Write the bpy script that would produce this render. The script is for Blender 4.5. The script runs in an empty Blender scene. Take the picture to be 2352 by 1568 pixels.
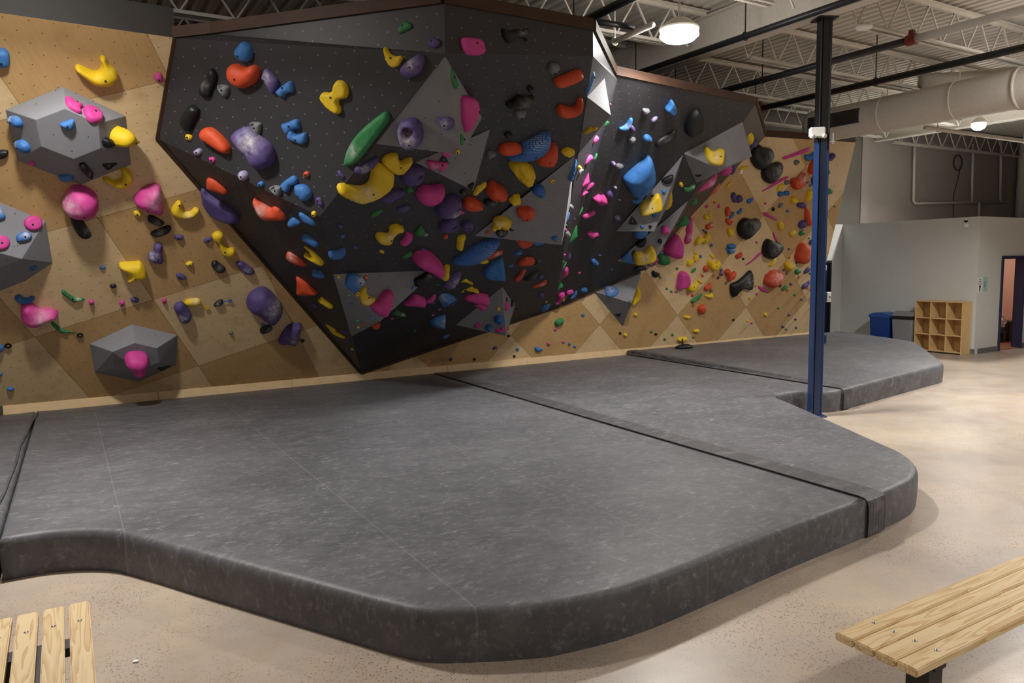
import bpy, bmesh, math, random
from mathutils import Vector, Matrix, noise
from mathutils.geometry import delaunay_2d_cdt
random.seed(7)
scene = bpy.context.scene
COL = scene.collection
PI = math.pi
# ------------------------------------------------------------------ camera
FPX, YAW, PITCH, ROLL, CAMH = 1723.7, math.radians(30.8417), math.radians(5.9095), math.radians(.88124), 2.1
_cy, _sy, _cp, _sp = math.cos(YAW), math.sin(YAW), math.cos(PITCH), math.sin(PITCH)
FWD = Vector((_sy*_cp, _cy*_cp, -_sp)); _r0 = Vector((_cy, -_sy, 0)); _d0 = FWD.cross(_r0)
RGT = _r0*math.cos(ROLL) + _d0*math.sin(ROLL); DWN = -_r0*math.sin(ROLL) + _d0*math.cos(ROLL)
CAM = Vector((0, 0, CAMH))
cd = bpy.data.cameras.new('camera'); cam = bpy.data.objects.new('camera', cd); COL.objects.link(cam)
M = Matrix((RGT, -DWN, -FWD)).transposed().to_4x4(); M.translation = CAM
cam.matrix_world = M
cd.sensor_width = 36; cd.sensor_fit = 'HORIZONTAL'; cd.lens = FPX/2352*36; cd.clip_end = 200
scene.camera = cam
def ray(px, py): return FWD + RGT*((px-1176)/FPX) + DWN*((py-784)/FPX)
def on_plane(px, py, p0, n, off=0.0):
    v = ray(px, py); return CAM + v*(((p0+n*off)-CAM).dot(n)/v.dot(n))
def on_z(px, py, z):
    v = ray(px, py); return CAM + v*((z-CAMH)/v.z)
# ------------------------------------------------------------------ materials
def lin(c):
    if isinstance(c, str): c = [int(c[i:i+2], 16)/255 for i in (0, 2, 4)]
    return tuple((x/12.92 if x <= .04045 else ((x+.055)/1.055)**2.4) for x in c) + (1,)
class NT:
    def __init__(s, name):
        s.m = bpy.data.materials.new(name); s.m.use_nodes = True
        s.t = s.m.node_tree; s.t.nodes.clear()
        s.out = s.t.nodes.new('ShaderNodeOutputMaterial'); s.b = s.t.nodes.new('ShaderNodeBsdfPrincipled')
        s.t.links.new(s.b.outputs[0], s.out.inputs[0])
    def n(s, typ, **kw):
        nd = s.t.nodes.new(typ)
        for k, v in kw.items(): setattr(nd, k, v)
        return nd
    def put(s, sock, v):
        if hasattr(v, 'is_output') or isinstance(v, bpy.types.NodeSocket): s.t.links.new(v, sock)
        else: sock.default_value = v
    def math(s, op, a, b=0.0, c=0.0, clamp=False):
        nd = s.n('ShaderNodeMath', operation=op, use_clamp=clamp)
        s.put(nd.inputs[0], a); s.put(nd.inputs[1], b); s.put(nd.inputs[2], c); return nd.outputs[0]
    def mix(s, f, a, b, mode='MIX'):
        nd = s.n('ShaderNodeMix', data_type='RGBA', blend_type=mode)
        s.put(nd.inputs[0], f); s.put(nd.inputs[6], a); s.put(nd.inputs[7], b); return nd.outputs[2]
    def ramp(s, f, lo, hi):
        nd = s.n('ShaderNodeMapRange'); s.put(nd.inputs[0], f); nd.inputs[1].default_value = lo; nd.inputs[2].default_value = hi; return nd.outputs[0]
    def coord(s, kind='Object'): return s.n('ShaderNodeTexCoord').outputs[kind]
    def mapping(s, v, scale=(1, 1, 1), rot=(0, 0, 0), loc=(0, 0, 0)):
        nd = s.n('ShaderNodeMapping'); s.put(nd.inputs[0], v); nd.inputs[3].default_value = scale; nd.inputs[2].default_value = rot; nd.inputs[1].default_value = loc; return nd.outputs[0]
    def noise(s, v, scale, detail=4, rough=.55, dist=0.0):
        nd = s.n('ShaderNodeTexNoise'); s.put(nd.inputs['Vector'], v); nd.inputs['Scale'].default_value = scale
        nd.inputs['Detail'].default_value = detail; nd.inputs['Roughness'].default_value = rough; nd.inputs['Distortion'].default_value = dist; return nd.outputs[0]
    def bump(s, h, strength=.2, dist=.01):
        nd = s.n('ShaderNodeBump'); s.put(nd.inputs['Height'], h); nd.inputs['Strength'].default_value = strength; nd.inputs['Distance'].default_value = dist
        s.t.links.new(nd.outputs[0], s.b.inputs['Normal'])
    def set(s, color=None, rough=None, metal=None, spec=None, coat=None):
        if color is not None: s.put(s.b.inputs['Base Color'], color)
        if rough is not None: s.put(s.b.inputs['Roughness'], rough)
        if metal is not None: s.put(s.b.inputs['Metallic'], metal)
        if spec is not None: s.put(s.b.inputs['Specular IOR Level'], spec)
        if coat is not None: s.put(s.b.inputs['Coat Weight'], coat)
        return s.m
    def dots(s, uv, su, sv, r):
        sep = s.n('ShaderNodeSeparateXYZ'); s.put(sep.inputs[0], uv)
        v = s.math('DIVIDE', sep.outputs[1], sv); row = s.math('FLOOR', v)
        u = s.math('ADD', s.math('DIVIDE', sep.outputs[0], su), s.math('MULTIPLY', s.math('FLOORED_MODULO', row, 2.0), .5))
        fu = s.math('MULTIPLY', s.math('SUBTRACT', s.math('FRACT', u), .5), su); fv = s.math('MULTIPLY', s.math('SUBTRACT', s.math('FRACT', v), .5), sv)
        d = s.math('SQRT', s.math('ADD', s.math('MULTIPLY', fu, fu), s.math('MULTIPLY', fv, fv)))
        return s.math('LESS_THAN', d, r)
def plain(name, color, rough=.6, metal=0.0, spec=.5, var=.06, scale=20, coat=0.0):
    t = NT(name); f = t.noise(t.coord(), scale, 3)
    c = lin(color); hi = tuple(min(1, x*(1+var*2)) for x in c[:3])+(1,); lo = tuple(x*(1-var*2) for x in c[:3])+(1,)
    return t.set(t.mix(f, lo, hi), rough, metal, spec, coat)
def hold_mat(name, color, rough=.6, chalk=(.80, .76, .74, 1), base_dust=.06):
    t = NT(name); co = t.coord()
    at = t.n('ShaderNodeAttribute', attribute_name='chalk'); a = at.outputs['Fac']
    n1 = t.noise(co, 13, 7, .68); n2 = t.noise(co, 7, 3)
    dust = t.math('MULTIPLY', t.ramp(n2, .5, .8), base_dust)
    cf = t.math('ADD', t.math('MULTIPLY', a, t.math('MULTIPLY', t.ramp(n1, .35, .70), .85)), dust, clamp=True)
    c = lin(color); d = tuple(x*.85 for x in c[:3])+(1,)
    t.bump(t.noise(co, 180, 2), .15, .002)
    return t.set(t.mix(cf, t.mix(n2, d, c), chalk), t.math('ADD', rough, t.math('MULTIPLY', cf, .3), clamp=True), spec=.4)
HM = {k: hold_mat('hold_'+n, c) for k, n, c in (('P', 'pink', 'cf4193'), ('Y', 'yellow', 'e8c31f'), ('O', 'orange', 'd14c26'), ('U', 'purple', '52437b'),
      ('B', 'blue', '3772b4'), ('G', 'green', '2c7d45'), ('S', 'grey', '6f7074'), ('L', 'lilac', '8d83a8'))}
def net_mat():
    t = NT('hold_blue_netted'); co = t.coord(); vo = t.n('ShaderNodeTexVoronoi'); t.put(vo.inputs['Vector'], co); vo.inputs['Scale'].default_value = 46; vo.inputs['Randomness'].default_value = .25
    at = t.n('ShaderNodeAttribute', attribute_name='chalk'); e = t.ramp(vo.outputs['Distance'], .28, .55)
    c = t.mix(t.math('MULTIPLY', t.math('ADD', .14, at.outputs['Fac'], clamp=True), t.math('SUBTRACT', 1.0, e, clamp=True)), lin('255fa8'), lin('a9b6c8'))
    t.bump(vo.outputs['Distance'], .5, .008); return t.set(c, .65, spec=.35)
HM['N'] = net_mat()
HM['K'] = hold_mat('hold_black', '151516', .48, base_dust=.01, chalk=(.42, .41, .40, 1))
def black_wall():
    t = NT('black_painted_plywood'); uv = t.n('ShaderNodeUVMap').outputs[0]; co = t.coord()
    d = t.dots(uv, .20, .105, .0070)
    sm = t.ramp(t.noise(co, 1.7, 7, .72), .60, .80); dust = t.math('MULTIPLY', t.math('MULTIPLY', sm, t.noise(co, 14, 5, .7)), .10)
    base = t.mix(t.noise(co, 3, 4), lin('2d2c2f'), lin('363538'))
    c = t.mix(d, t.mix(dust, base, lin('b0aaa6')), lin('7d7974'))
    t.bump(t.noise(co, 300, 2), .15, .002)
    return t.set(c, .5, spec=.45)
def wood_wall():
    t = NT('birch_plywood_panels'); uv = t.n('ShaderNodeUVMap', uv_map='panel').outputs[0]; uvm = t.n('ShaderNodeUVMap', uv_map='metre').outputs[0]
    ck = t.n('ShaderNodeTexChecker'); t.put(ck.inputs[0], t.mapping(uv, loc=(0, 0, .5))); ck.inputs[3].default_value = 1.0
    sel = ck.outputs[1]
    g1 = t.noise(t.mapping(uv, scale=(2.2, 26, 1)), 2.0, 6, .6, .6); g2 = t.noise(t.mapping(uv, scale=(26, 2.2, 1)), 2.0, 6, .6, .6)
    gm = t.n('ShaderNodeMix'); t.put(gm.inputs[0], sel); t.put(gm.inputs[2], g1); t.put(gm.inputs[3], g2); g = gm.outputs[0]
    blot = t.noise(uvm, 2.6, 5, .6)
    a = t.mix(g, lin('b58f5e'), lin('c8a673')); b = t.mix(g, lin('cfae7e'), lin('e2caa0'))
    c = t.mix(sel, b, a)
    c = t.mix(t.math('MULTIPLY', t.ramp(blot, .52, .75), .45), c, lin('a07a48'))
    sep = t.n('ShaderNodeSeparateXYZ'); t.put(sep.inputs[0], uv)
    def seam(x):
        f = t.math('ABSOLUTE', t.math('SUBTRACT', t.math('FRACT', t.math('ADD', x, .5)), .5)); return t.math('LESS_THAN', f, .0032)
    sm = t.math('MAXIMUM', seam(sep.outputs[0]), seam(sep.outputs[1]))
    c = t.mix(t.math('MULTIPLY', sm, .55), c, lin('6d4a28'))
    d = t.dots(uvm, .20, .105, .0065)
    c = t.mix(t.math('MULTIPLY', d, .75), c, lin('3a2a1c'))
    return t.set(c, .42, spec=.4)
def grey_volume():
    t = NT('grey_textured_volume'); co = t.coord()
    base = t.mix(t.noise(co, 2.5, 3), lin('7b7b80'), lin('8a8a8f'))
    d = t.math('MULTIPLY', t.ramp(t.noise(co, 2.2, 7, .7), .60, .85), .25)
    uvm = t.n('ShaderNodeUVMap').outputs[0]
    c = t.mix(t.dots(uvm, .30, .17, .006), t.mix(d, base, lin('b4b1b0')), lin('29282a'))
    t.bump(t.noise(co, 260, 2), .35, .003)
    return t.set(c, .75, spec=.3)
def concrete():
    t = NT('polished_concrete'); co = t.coord()
    n1 = t.noise(co, .55, 6, .6); n2 = t.noise(co, 3.2, 5, .65)
    c = t.mix(t.ramp(n1, .3, .7), lin('94867a'), lin('c6b49e')); c = t.mix(t.math('MULTIPLY', t.ramp(n2, .42, .75), .55), c, lin('a29a93'))
    vo = t.n('ShaderNodeTexVoronoi'); t.put(vo.inputs['Vector'], co); vo.inputs['Scale'].default_value = 62
    sp = t.math('MULTIPLY', t.math('LESS_THAN', vo.outputs['Distance'], .33), t.math('ADD', .15, t.ramp(t.noise(co, .9, 5, .65), .40, .58), clamp=True))
    rgb = t.n('ShaderNodeSeparateColor'); t.put(rgb.inputs[0], vo.outputs['Color'])
    pick = t.math('GREATER_THAN', rgb.outputs[0], .35)
    c = t.mix(t.math('MULTIPLY', t.math('MULTIPLY', sp, pick), .75), c, t.mix(rgb.outputs[1], lin('5a4d42'), lin('9c7a58')))
    return t.set(c, t.math('ADD', .20, t.math('MULTIPLY', n2, .28)), spec=.5)
def vinyl():
    t = NT('charcoal_vinyl_matting'); co = t.coord()
    st = t.mapping(co, scale=(1.0, 1.5, 1.0), rot=(0, 0, .5))
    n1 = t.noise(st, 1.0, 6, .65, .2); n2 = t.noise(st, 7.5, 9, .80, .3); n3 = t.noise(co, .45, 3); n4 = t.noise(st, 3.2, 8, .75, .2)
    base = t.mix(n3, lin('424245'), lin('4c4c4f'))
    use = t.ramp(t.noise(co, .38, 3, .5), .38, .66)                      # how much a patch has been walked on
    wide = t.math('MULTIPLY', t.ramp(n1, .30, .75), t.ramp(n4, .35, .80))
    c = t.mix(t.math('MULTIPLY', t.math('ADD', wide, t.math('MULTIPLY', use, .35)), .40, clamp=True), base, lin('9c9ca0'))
    n5 = t.noise(t.mapping(co, scale=(1, 1.7, 1), rot=(0, 0, .45)), 15, 7, .78, .2)
    fine = t.math('MULTIPLY', t.ramp(n5, .50, .78), t.math('ADD', .15, t.ramp(n2, .42, .70)), clamp=True)
    c = t.mix(t.math('MULTIPLY', fine, .60), c, lin('c2c2c6'))
    vo = t.n('ShaderNodeTexVoronoi'); t.put(vo.inputs['Vector'], t.mapping(co, scale=(1, 1.5, 1), rot=(0, 0, .6))); vo.inputs['Scale'].default_value = 2.4
    rg = t.math('SUBTRACT', 1.0, t.math('MULTIPLY', t.math('ABSOLUTE', t.math('SUBTRACT', vo.outputs['Distance'], .17)), 40.0), clamp=True)
    c = t.mix(t.math('MULTIPLY', t.math('MULTIPLY', rg, t.ramp(n2, .5, .7)), .22), c, lin('c8c8cc'))    # shoe prints
    sp = t.math('MULTIPLY', t.ramp(t.noise(t.mapping(co, scale=(1, 1.9, 1), rot=(0, 0, .3)), 5.5, 9, .80), .62, .72), t.ramp(n5, .35, .65))
    c = t.mix(t.math('MULTIPLY', sp, .85), c, lin('dcdcde'))
    sep = t.n('ShaderNodeSeparateXYZ'); t.put(sep.inputs[0], co)
    f = t.math('ABSOLUTE', t.math('SUBTRACT', t.math('FRACT', t.math('ADD', t.math('DIVIDE', t.math('SUBTRACT', sep.outputs[0], 1.76), 1.5), .5)), .5))
    c = t.mix(t.math('MULTIPLY', t.math('LESS_THAN', f, .0030), .14), c, lin('a5a5a5'))
    t.bump(t.math('ADD', t.noise(co, 2.2, 3), t.math('MULTIPLY', t.noise(co, 120, 2), .04)), .25, .03)
    return t.set(c, .52, spec=.4)
def flap_mat():
    t = NT('stitched_vinyl_flap'); co = t.coord(); sep = t.n('ShaderNodeSeparateXYZ'); t.put(sep.inputs[0], t.n('ShaderNodeUVMap').outputs[0])
    ln = t.math('LESS_THAN', t.math('ABSOLUTE', t.math('SUBTRACT', t.math('FRACT', t.math('MULTIPLY', sep.outputs[0], 6.0)), .5)), .10)
    dust = t.math('MULTIPLY', t.ramp(t.noise(t.mapping(co, scale=(1, 2.6, 1)), 5, 7, .7), .5, .8), .35)
    c = t.mix(dust, t.mix(ln, lin('4d4c4e'), lin('2b2a2b')), lin('a9a9aa'))
    return t.set(c, .5, spec=.4)
def pine(name, along):
    t = NT(name); co = t.coord()
    oi = t.n('ShaderNodeObjectInfo'); rnd = oi.outputs['Random']
    cb = t.n('ShaderNodeCombineXYZ'); t.put(cb.inputs[2], t.math('MULTIPLY', rnd, 37.0))
    va = t.n('ShaderNodeVectorMath', operation='ADD'); t.put(va.inputs[0], t.mapping(co, scale=(.9, 11, 11) if along == 'X' else (11, .9, 11))); t.put(va.inputs[1], cb.outputs[0])
    n = t.noise(va.outputs[0], .9, 3, .5, .4)
    ring = t.math('FRACT', t.math('MULTIPLY', n, 9.0)); r2 = t.ramp(ring, .35, 1.0)
    c = t.mix(r2, lin('dcc394'), lin('bf955c'))
    c = t.mix(t.math('MULTIPLY', t.noise(co, 3, 3), .35), c, lin('e4cfa6'))
    return t.set(c, .5, spec=.35)
def brown_wood():
    t = NT('brown_rim_timber'); co = t.coord(); n = t.noise(t.mapping(co, scale=(2, 2, 9)), 2, 5)
    return t.set(t.mix(n, lin('33221a'), lin('523a29')), .6, spec=.3)
def deck_mat():
    t = NT('painted_steel_deck'); co = t.coord()
    return t.set(t.mix(t.noise(co, .8, 4), lin('cfc8bd'), lin('ddd6cb')), .55, spec=.4)
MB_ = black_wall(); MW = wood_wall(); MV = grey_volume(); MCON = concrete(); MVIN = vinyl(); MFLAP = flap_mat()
MPX = pine('pine_boards_lengthwise', 'X'); MPY = pine('pine_boards_crosswise', 'Y'); MBR = brown_wood(); MDECK = deck_mat()
MKICK = plain('pale_kick_board', 'e2c497', .5, var=.08, scale=6)
MSTEEL = plain('cream_painted_steel', 'd6cfc3', .5); MPIPEK = plain('black_pipe', '17181a', .45); MPIPEW = plain('white_painted_pipe', 'cfc8be', .5)
MNAVY = plain('navy_painted_steel', '1f365e', .32, spec=.5); MCHAR = plain('matt_black_steel', '161617', .45)
MDUCT = plain('painted_spiral_duct', 'c4bdb3', .5); MWALL = plain('pale_grey_painted_wall', 'd3d6d3', .7, var=.02, scale=4)
MWALLU = plain('block_wall_upper', '9a8f88', .75, var=.05, scale=3); MWALLD = plain('dark_grey_painted_wall', '6b665e', .75, var=.04, scale=3)
MNAVYD = plain('dark_navy_door_paint', '20242f', .4); MPINK = plain('salmon_painted_wall', 'd9a78f', .7, var=.03); MBASE = plain('grey_rubber_baseboard', '6d6e70', .6)
MBIRCH = plain('birch_veneer', 'dab982', .5, var=.08, scale=7); MBLUE = plain('blue_bin_plastic', '12408f', .4); MBLUEL = plain('blue_lid_plastic', '2457a8', .4)
MGREY = plain('grey_bin_plastic', '8d8f95', .45); MGREYL = plain('grey_lid_plastic', '85868b', .45); MWHITE = plain('white_plastic', 'ecebe6', .4, var=.01)
MBOLT = plain('zinc_bolt', 'b9bcc2', .25, 1.0); MHOLE = plain('dark_bolt_recess', '0f0f10', .5); MRED = plain('red_pipe_coupling', '7a2a1c', .45)
MLOGO = plain('black_logo_paint', '141415', .6); MGRILLE = plain('dark_grille', '3b3733', .5); MFLOORB = plain('brown_plank_floor', '8a5b3d', .5, var=.12, scale=5)
MPAPER = plain('white_paper', 'ececea', .6, var=.01); MTEAL = plain('pale_teal_paper', 'a9cdcf', .6, var=.12, scale=30); MINK = plain('black_ink', '1c1c1e', .6)
MBAG = plain('black_plastic_bag', '1d1a19', .3, var=.2); MBLACKW = plain('dark_fascia', '302d2b', .6, var=.1, scale=5); MGREENL = plain('green_indicator', '2fae55', .4)
def film():
    t = NT('clear_plastic_film'); t.b.inputs['Transmission Weight'].default_value = .85; t.b.inputs['IOR'].default_value = 1.2
    return t.set(t.mix(t.noise(t.coord(), 20, 3), lin('e8e0dc'), lin('fff8f4')), .25)
MFILM = film()
def emit(name, col, power):
    t = NT(name); e = t.n('ShaderNodeEmission'); e.inputs[0].default_value = col; e.inputs[1].default_value = power
    t.t.links.new(e.outputs[0], t.out.inputs[0]); return t.m
# ------------------------------------------------------------------ object helpers
def link(name, me, mat, parent=None):
    o = bpy.data.objects.new(name, me); COL.objects.link(o)
    if mat: me.materials.append(mat)
    if parent: o.parent = parent
    return o
def from_bm(name, bm, mat, parent=None, smooth=False):
    me = bpy.data.meshes.new(name); bm.normal_update(); bm.to_mesh(me); bm.free()
    if smooth:
        for p in me.polygons: p.use_smooth = True
    return link(name, me, mat, parent)
def tag(o, label, cat, group=None, kind=None):
    if label: o['label'] = label
    if cat: o['category'] = cat
    if group: o['group'] = group
    if kind: o['kind'] = kind
    return o
def empty(name, loc, label, cat, group=None):
    o = bpy.data.objects.new(name, None); COL.objects.link(o); o.location = loc; o.empty_display_size = .1
    tag(o, label, cat, group); return o
def box(bm, lo, hi, rot=None, about=None):
    lo = Vector(lo); hi = Vector(hi); c = (lo+hi)/2; s = hi-lo
    r = bmesh.ops.create_cube(bm, size=1)
    for v in r['verts']:
        v.co = Vector((v.co.x*s.x, v.co.y*s.y, v.co.z*s.z))+c
        if rot: v.co = rot @ (v.co-(about or c)) + (about or c)
    return r['verts']
def bar(bm, a, b, w, h=None, up=Vector((0, 0, 1))):
    a = Vector(a); b = Vector(b); d = b-a; L = d.length; d.normalize(); h = h or w
    if abs(d.dot(up)) > .99: up = Vector((1, 0, 0))
    x = d.cross(up).normalized(); z = x.cross(d)
    vs = [bm.verts.new(p + x*(sx*w/2) + z*(sz*h/2)) for p in (a, b) for sx, sz in ((-1, -1), (1, -1), (1, 1), (-1, 1))]
    for f in ((0, 1, 2, 3), (7, 6, 5, 4), (0, 4, 5, 1), (1, 5, 6, 2), (2, 6, 7, 3), (3, 7, 4, 0)): bm.faces.new([vs[i] for i in f])
def tube(bm, pts, r, seg=12, cap=True):
    pts = [Vector(p) for p in pts]; rings = []
    prev = None
    for i, p in enumerate(pts):
        d = (pts[min(i+1, len(pts)-1)]-pts[max(i-1, 0)]).normalized()
        x = d.cross(Vector((0, 0, 1)) if abs(d.z) < .95 else Vector((1, 0, 0))).normalized() if prev is None else (prev-d*prev.dot(d)).normalized()
        prev = x; y = d.cross(x)
        rr = r[i] if isinstance(r, (list, tuple)) else r
        rings.append([bm.verts.new(p+(x*math.cos(2*PI*k/seg)+y*math.sin(2*PI*k/seg))*rr) for k in range(seg)])
    for a, b in zip(rings, rings[1:]):
        for k in range(seg): bm.faces.new((a[k], a[(k+1) % seg], b[(k+1) % seg], b[k]))
    if cap: bm.faces.new(rings[0][::-1]); bm.faces.new(rings[-1])
def mesh_of(fn, *a, **k):
    bm = bmesh.new(); fn(bm, *a, **k); return bm
def bevel(o, w=.008, seg=2):
    m = o.modifiers.new('bevel', 'BEVEL'); m.width = w; m.segments = seg; m.limit_method = 'ANGLE'; return o
def hull(pts):
    bm = bmesh.new()
    for p in pts: bm.verts.new(p)
    r = bmesh.ops.convex_hull(bm, input=bm.verts)
    bmesh.ops.delete(bm, geom=[v for v in bm.verts if not v.link_faces], context='VERTS')
    bmesh.ops.dissolve_limit(bm, angle_limit=.035, verts=bm.verts, edges=bm.edges)
    bmesh.ops.recalc_face_normals(bm, faces=bm.faces)
    return bm
def uv_by_face(me, name='UVMap', org=None, ax=None):
    """metre-scaled uv: per polygon, u level in the face, v up the slope"""
    uvl = me.uv_layers.new(name=name)
    for p in me.polygons:
        n = Vector(p.normal); z = Vector((0, 0, 1)); u = z.cross(n)
        u = u.normalized() if u.length > .05 else Vector((1, 0, 0)); v = n.cross(u)
        for li in p.loop_indices:
            c = Vector(me.vertices[me.loops[li].vertex_index].co)
            if ax: c = c-org; uvl.data[li].uv = (c.dot(ax[0]), c.dot(ax[1]))
            else: uvl.data[li].uv = (c.dot(u), c.dot(v))
# ------------------------------------------------------------------ climbing walls
YK, ZK, ZT = 11.39, .406, 4.44
def tilted(deg): t = math.radians(deg); return Vector((0, YK, ZK)), Vector((0, -math.cos(t), -math.sin(t)))
P1, N1 = tilted(36); P2, N2 = tilted(18)
T1 = on_plane(402, 88, P1, N1); J1 = on_plane(362, 318, P1, N1); TIP = Vector((4.0, YK, ZK))
RIMA = on_z(490, 78, ZT); RIMB = on_z(1020, 8, ZT); RIMC = on_z(1362, 70, ZT); RIMD = on_z(1412, 172, ZT); RIME = on_z(1735, 240, ZT)
B2 = Vector((RIMB.x, RIMB.y, 4.004)); C2 = Vector((RIMC.x, RIMC.y, 4.188))
VAL = on_plane(1275, 707, P2, N2); KNEE = on_plane(1470, 625, P2, N2); RIMG = on_plane(1757, 314, P2, N2); RIMH = on_plane(1965, 327, P2, N2); BASER = on_plane(1858, 768, P2, N2)
ND = (VAL-TIP).cross(B2-TIP).normalized()
if ND.y > 0: ND = -ND
VTX = on_plane(735, 497, TIP, ND)
GV = on_plane(1418, 184, RIMD, Vector((-.099, .692, .715)).normalized())
W1L = on_plane(-260, 24, P1, N1); W1T = on_plane(0, 24, P1, N1); W1B = Vector((-2.2, YK, ZK)); W1L = Vector((-2.2, W1T.y, W1T.z))
FACES = {}    # name -> list of triangles (a, b, c, normal towards the room)
def facet(name, pts):
    tr = []
    for i in range(1, len(pts)-1):
        a, b, c = pts[0], pts[i], pts[i+1]; n = (b-a).cross(c-a).normalized()
        if n.dot(CAM-a) < 0: n = -n
        tr.append((a, b, c, n))
    FACES.setdefault(name, []).extend(tr)
    return tr
def panel(name, polys, mat, parent, wood=None):
    bm = bmesh.new(); cache = {}
    def V(p):
        k = tuple(round(x, 4) for x in p)
        if k not in cache: cache[k] = bm.verts.new(p)
        return cache[k]
    for pts in polys:
        n = (pts[1]-pts[0]).cross(pts[2]-pts[0])
        if n.dot(CAM-pts[0]) < 0: pts = pts[::-1]
        bm.faces.new([V(p) for p in pts])
    me = bpy.data.meshes.new(name); bm.normal_update(); bm.to_mesh(me); bm.free()
    if wood:
        o, ex, ey = wood; n = ex.cross(ey).normalized(); g1 = ey.cross(n); g2 = n.cross(ex)
        uv_by_face(me, 'panel', o, (g1/g1.dot(ex), g2/g2.dot(ey))); uv_by_face(me, 'metre')
    else: uv_by_face(me)
    ob = link(name, me, mat, parent); s = ob.modifiers.new('thickness', 'SOLIDIFY'); s.thickness = .03; s.offset = -1
    return ob
root = empty('plywood_climbing_wall', (0, YK, ZK), 'tall leaning plywood climbing wall at left, shaded below, dotted with bolt holes', 'climbing wall', 'climbing wall sections')
a = on_plane(352, 688, P1, N1); b = on_plane(604, 609, P1, N1); d = on_plane(456, 840, P1, N1)
def part_at(o, r):
    o.parent = r; o.matrix_parent_inverse = Matrix.Translation(-r.location); return o
w = panel('plywood_face', [[W1B, TIP, J1, T1, W1L]], MW, None, (a, b-a, d-a)); part_at(w, root)
facet('W1', [W1B, TIP, J1, T1, W1L])
root2 = empty('plywood_climbing_wall', (9, YK, ZK), 'leaning plywood climbing wall at right, laid out in light and dark diamonds', 'climbing wall', 'climbing wall sections')
a = on_plane(1655, 609, P2, N2); b = on_plane(1753, 495, P2, N2); d = on_plane(1713.8, 705, P2, N2)
w = panel('plywood_face', [[TIP, BASER, RIMH, RIMG, KNEE, VAL]], MW, None, (a, b-a, d-a)); part_at(w, root2)
facet('W2', [TIP, BASER, RIMH, RIMG, KNEE, VAL])
def rim(bm, a, b, h=.20, t=.10, back=Vector((0, .05, 0))): bar(bm, a+Vector((0, 0, h/2))+back, b+Vector((0, 0, h/2))+back, t, h)
o = from_bm('top_fascia', mesh_of(rim, W1L, T1, .30, .08), MBLACKW); part_at(o, root)
o = from_bm('top_rail', mesh_of(rim, RIMG, RIMH, .13, .10), MBR); part_at(o, root2)
root3 = empty('black_climbing_wall', (4, YK, ZK), 'black faceted climbing wall jutting out like a prow above the matting', 'climbing wall', 'climbing wall sections')
def add_face(key, polys, mat=MB_, nm='black_face'):
    for p in polys: facet(key, p)
    return part_at(panel(nm, polys, mat, None), root3)
add_face('A', [[T1, J1, VTX], [T1, VTX, B2], [T1, B2, RIMA]])
add_face('B', [[RIMA, B2, RIMB]])
add_face('C', [[J1, TIP, VTX]])
add_face('D', [[B2, VTX, TIP], [B2, TIP, VAL], [B2, VAL, C2]])
add_face('E', [[RIMB, B2, C2, RIMC]])
add_face('F', [[RIMC, C2, RIMD], [C2, GV, RIMD], [C2, VAL, GV]], nm='narrow_side_face')
add_face('G', [[RIMD, VAL, KNEE], [RIMD, KNEE, RIME]])
MH_ = plain('brown_black_return_face', '4a4036', .5, var=.1, scale=3)
o = add_face('H', [[RIME, KNEE, RIMG]], MH_, 'brown_return_face')
bm = bmesh.new()
for p, q in ((T1, RIMA), (RIMA, RIMB), (RIMB, RIMC), (RIMC, RIMD), (RIMD, RIME), (RIME, RIMG)): rim(bm, p, q, .11, .10, Vector((0, .03, 0)))
part_at(from_bm('timber_rim', bm, MBR), root3)
bm = bmesh.new()
for p, q in ((J1, TIP), (T1, J1), (TIP, VAL), (VAL, KNEE)): bar(bm, p+Vector((0, .01, 0)), q+Vector((0, .01, 0)), .05, .05)
part_at(from_bm('edge_strip', bm, MBR), root3)
# kick board along the foot of the wall
k = empty('kick_board', (4, YK, .3), 'pale plywood kick board strip along the foot of the climbing wall', 'kick board')
for x0, x1 in ((-.74, 1.05), (1.055, 2.9), (2.905, 5.52), (5.525, 7.1), (7.105, 8.85), (8.855, 11.3), (11.305, 14.9)):
    o = from_bm('kick_panel', mesh_of(box, (x0, YK-.008, .0), (x1, YK+.04, ZK)), MKICK); part_at(o, k)
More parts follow.
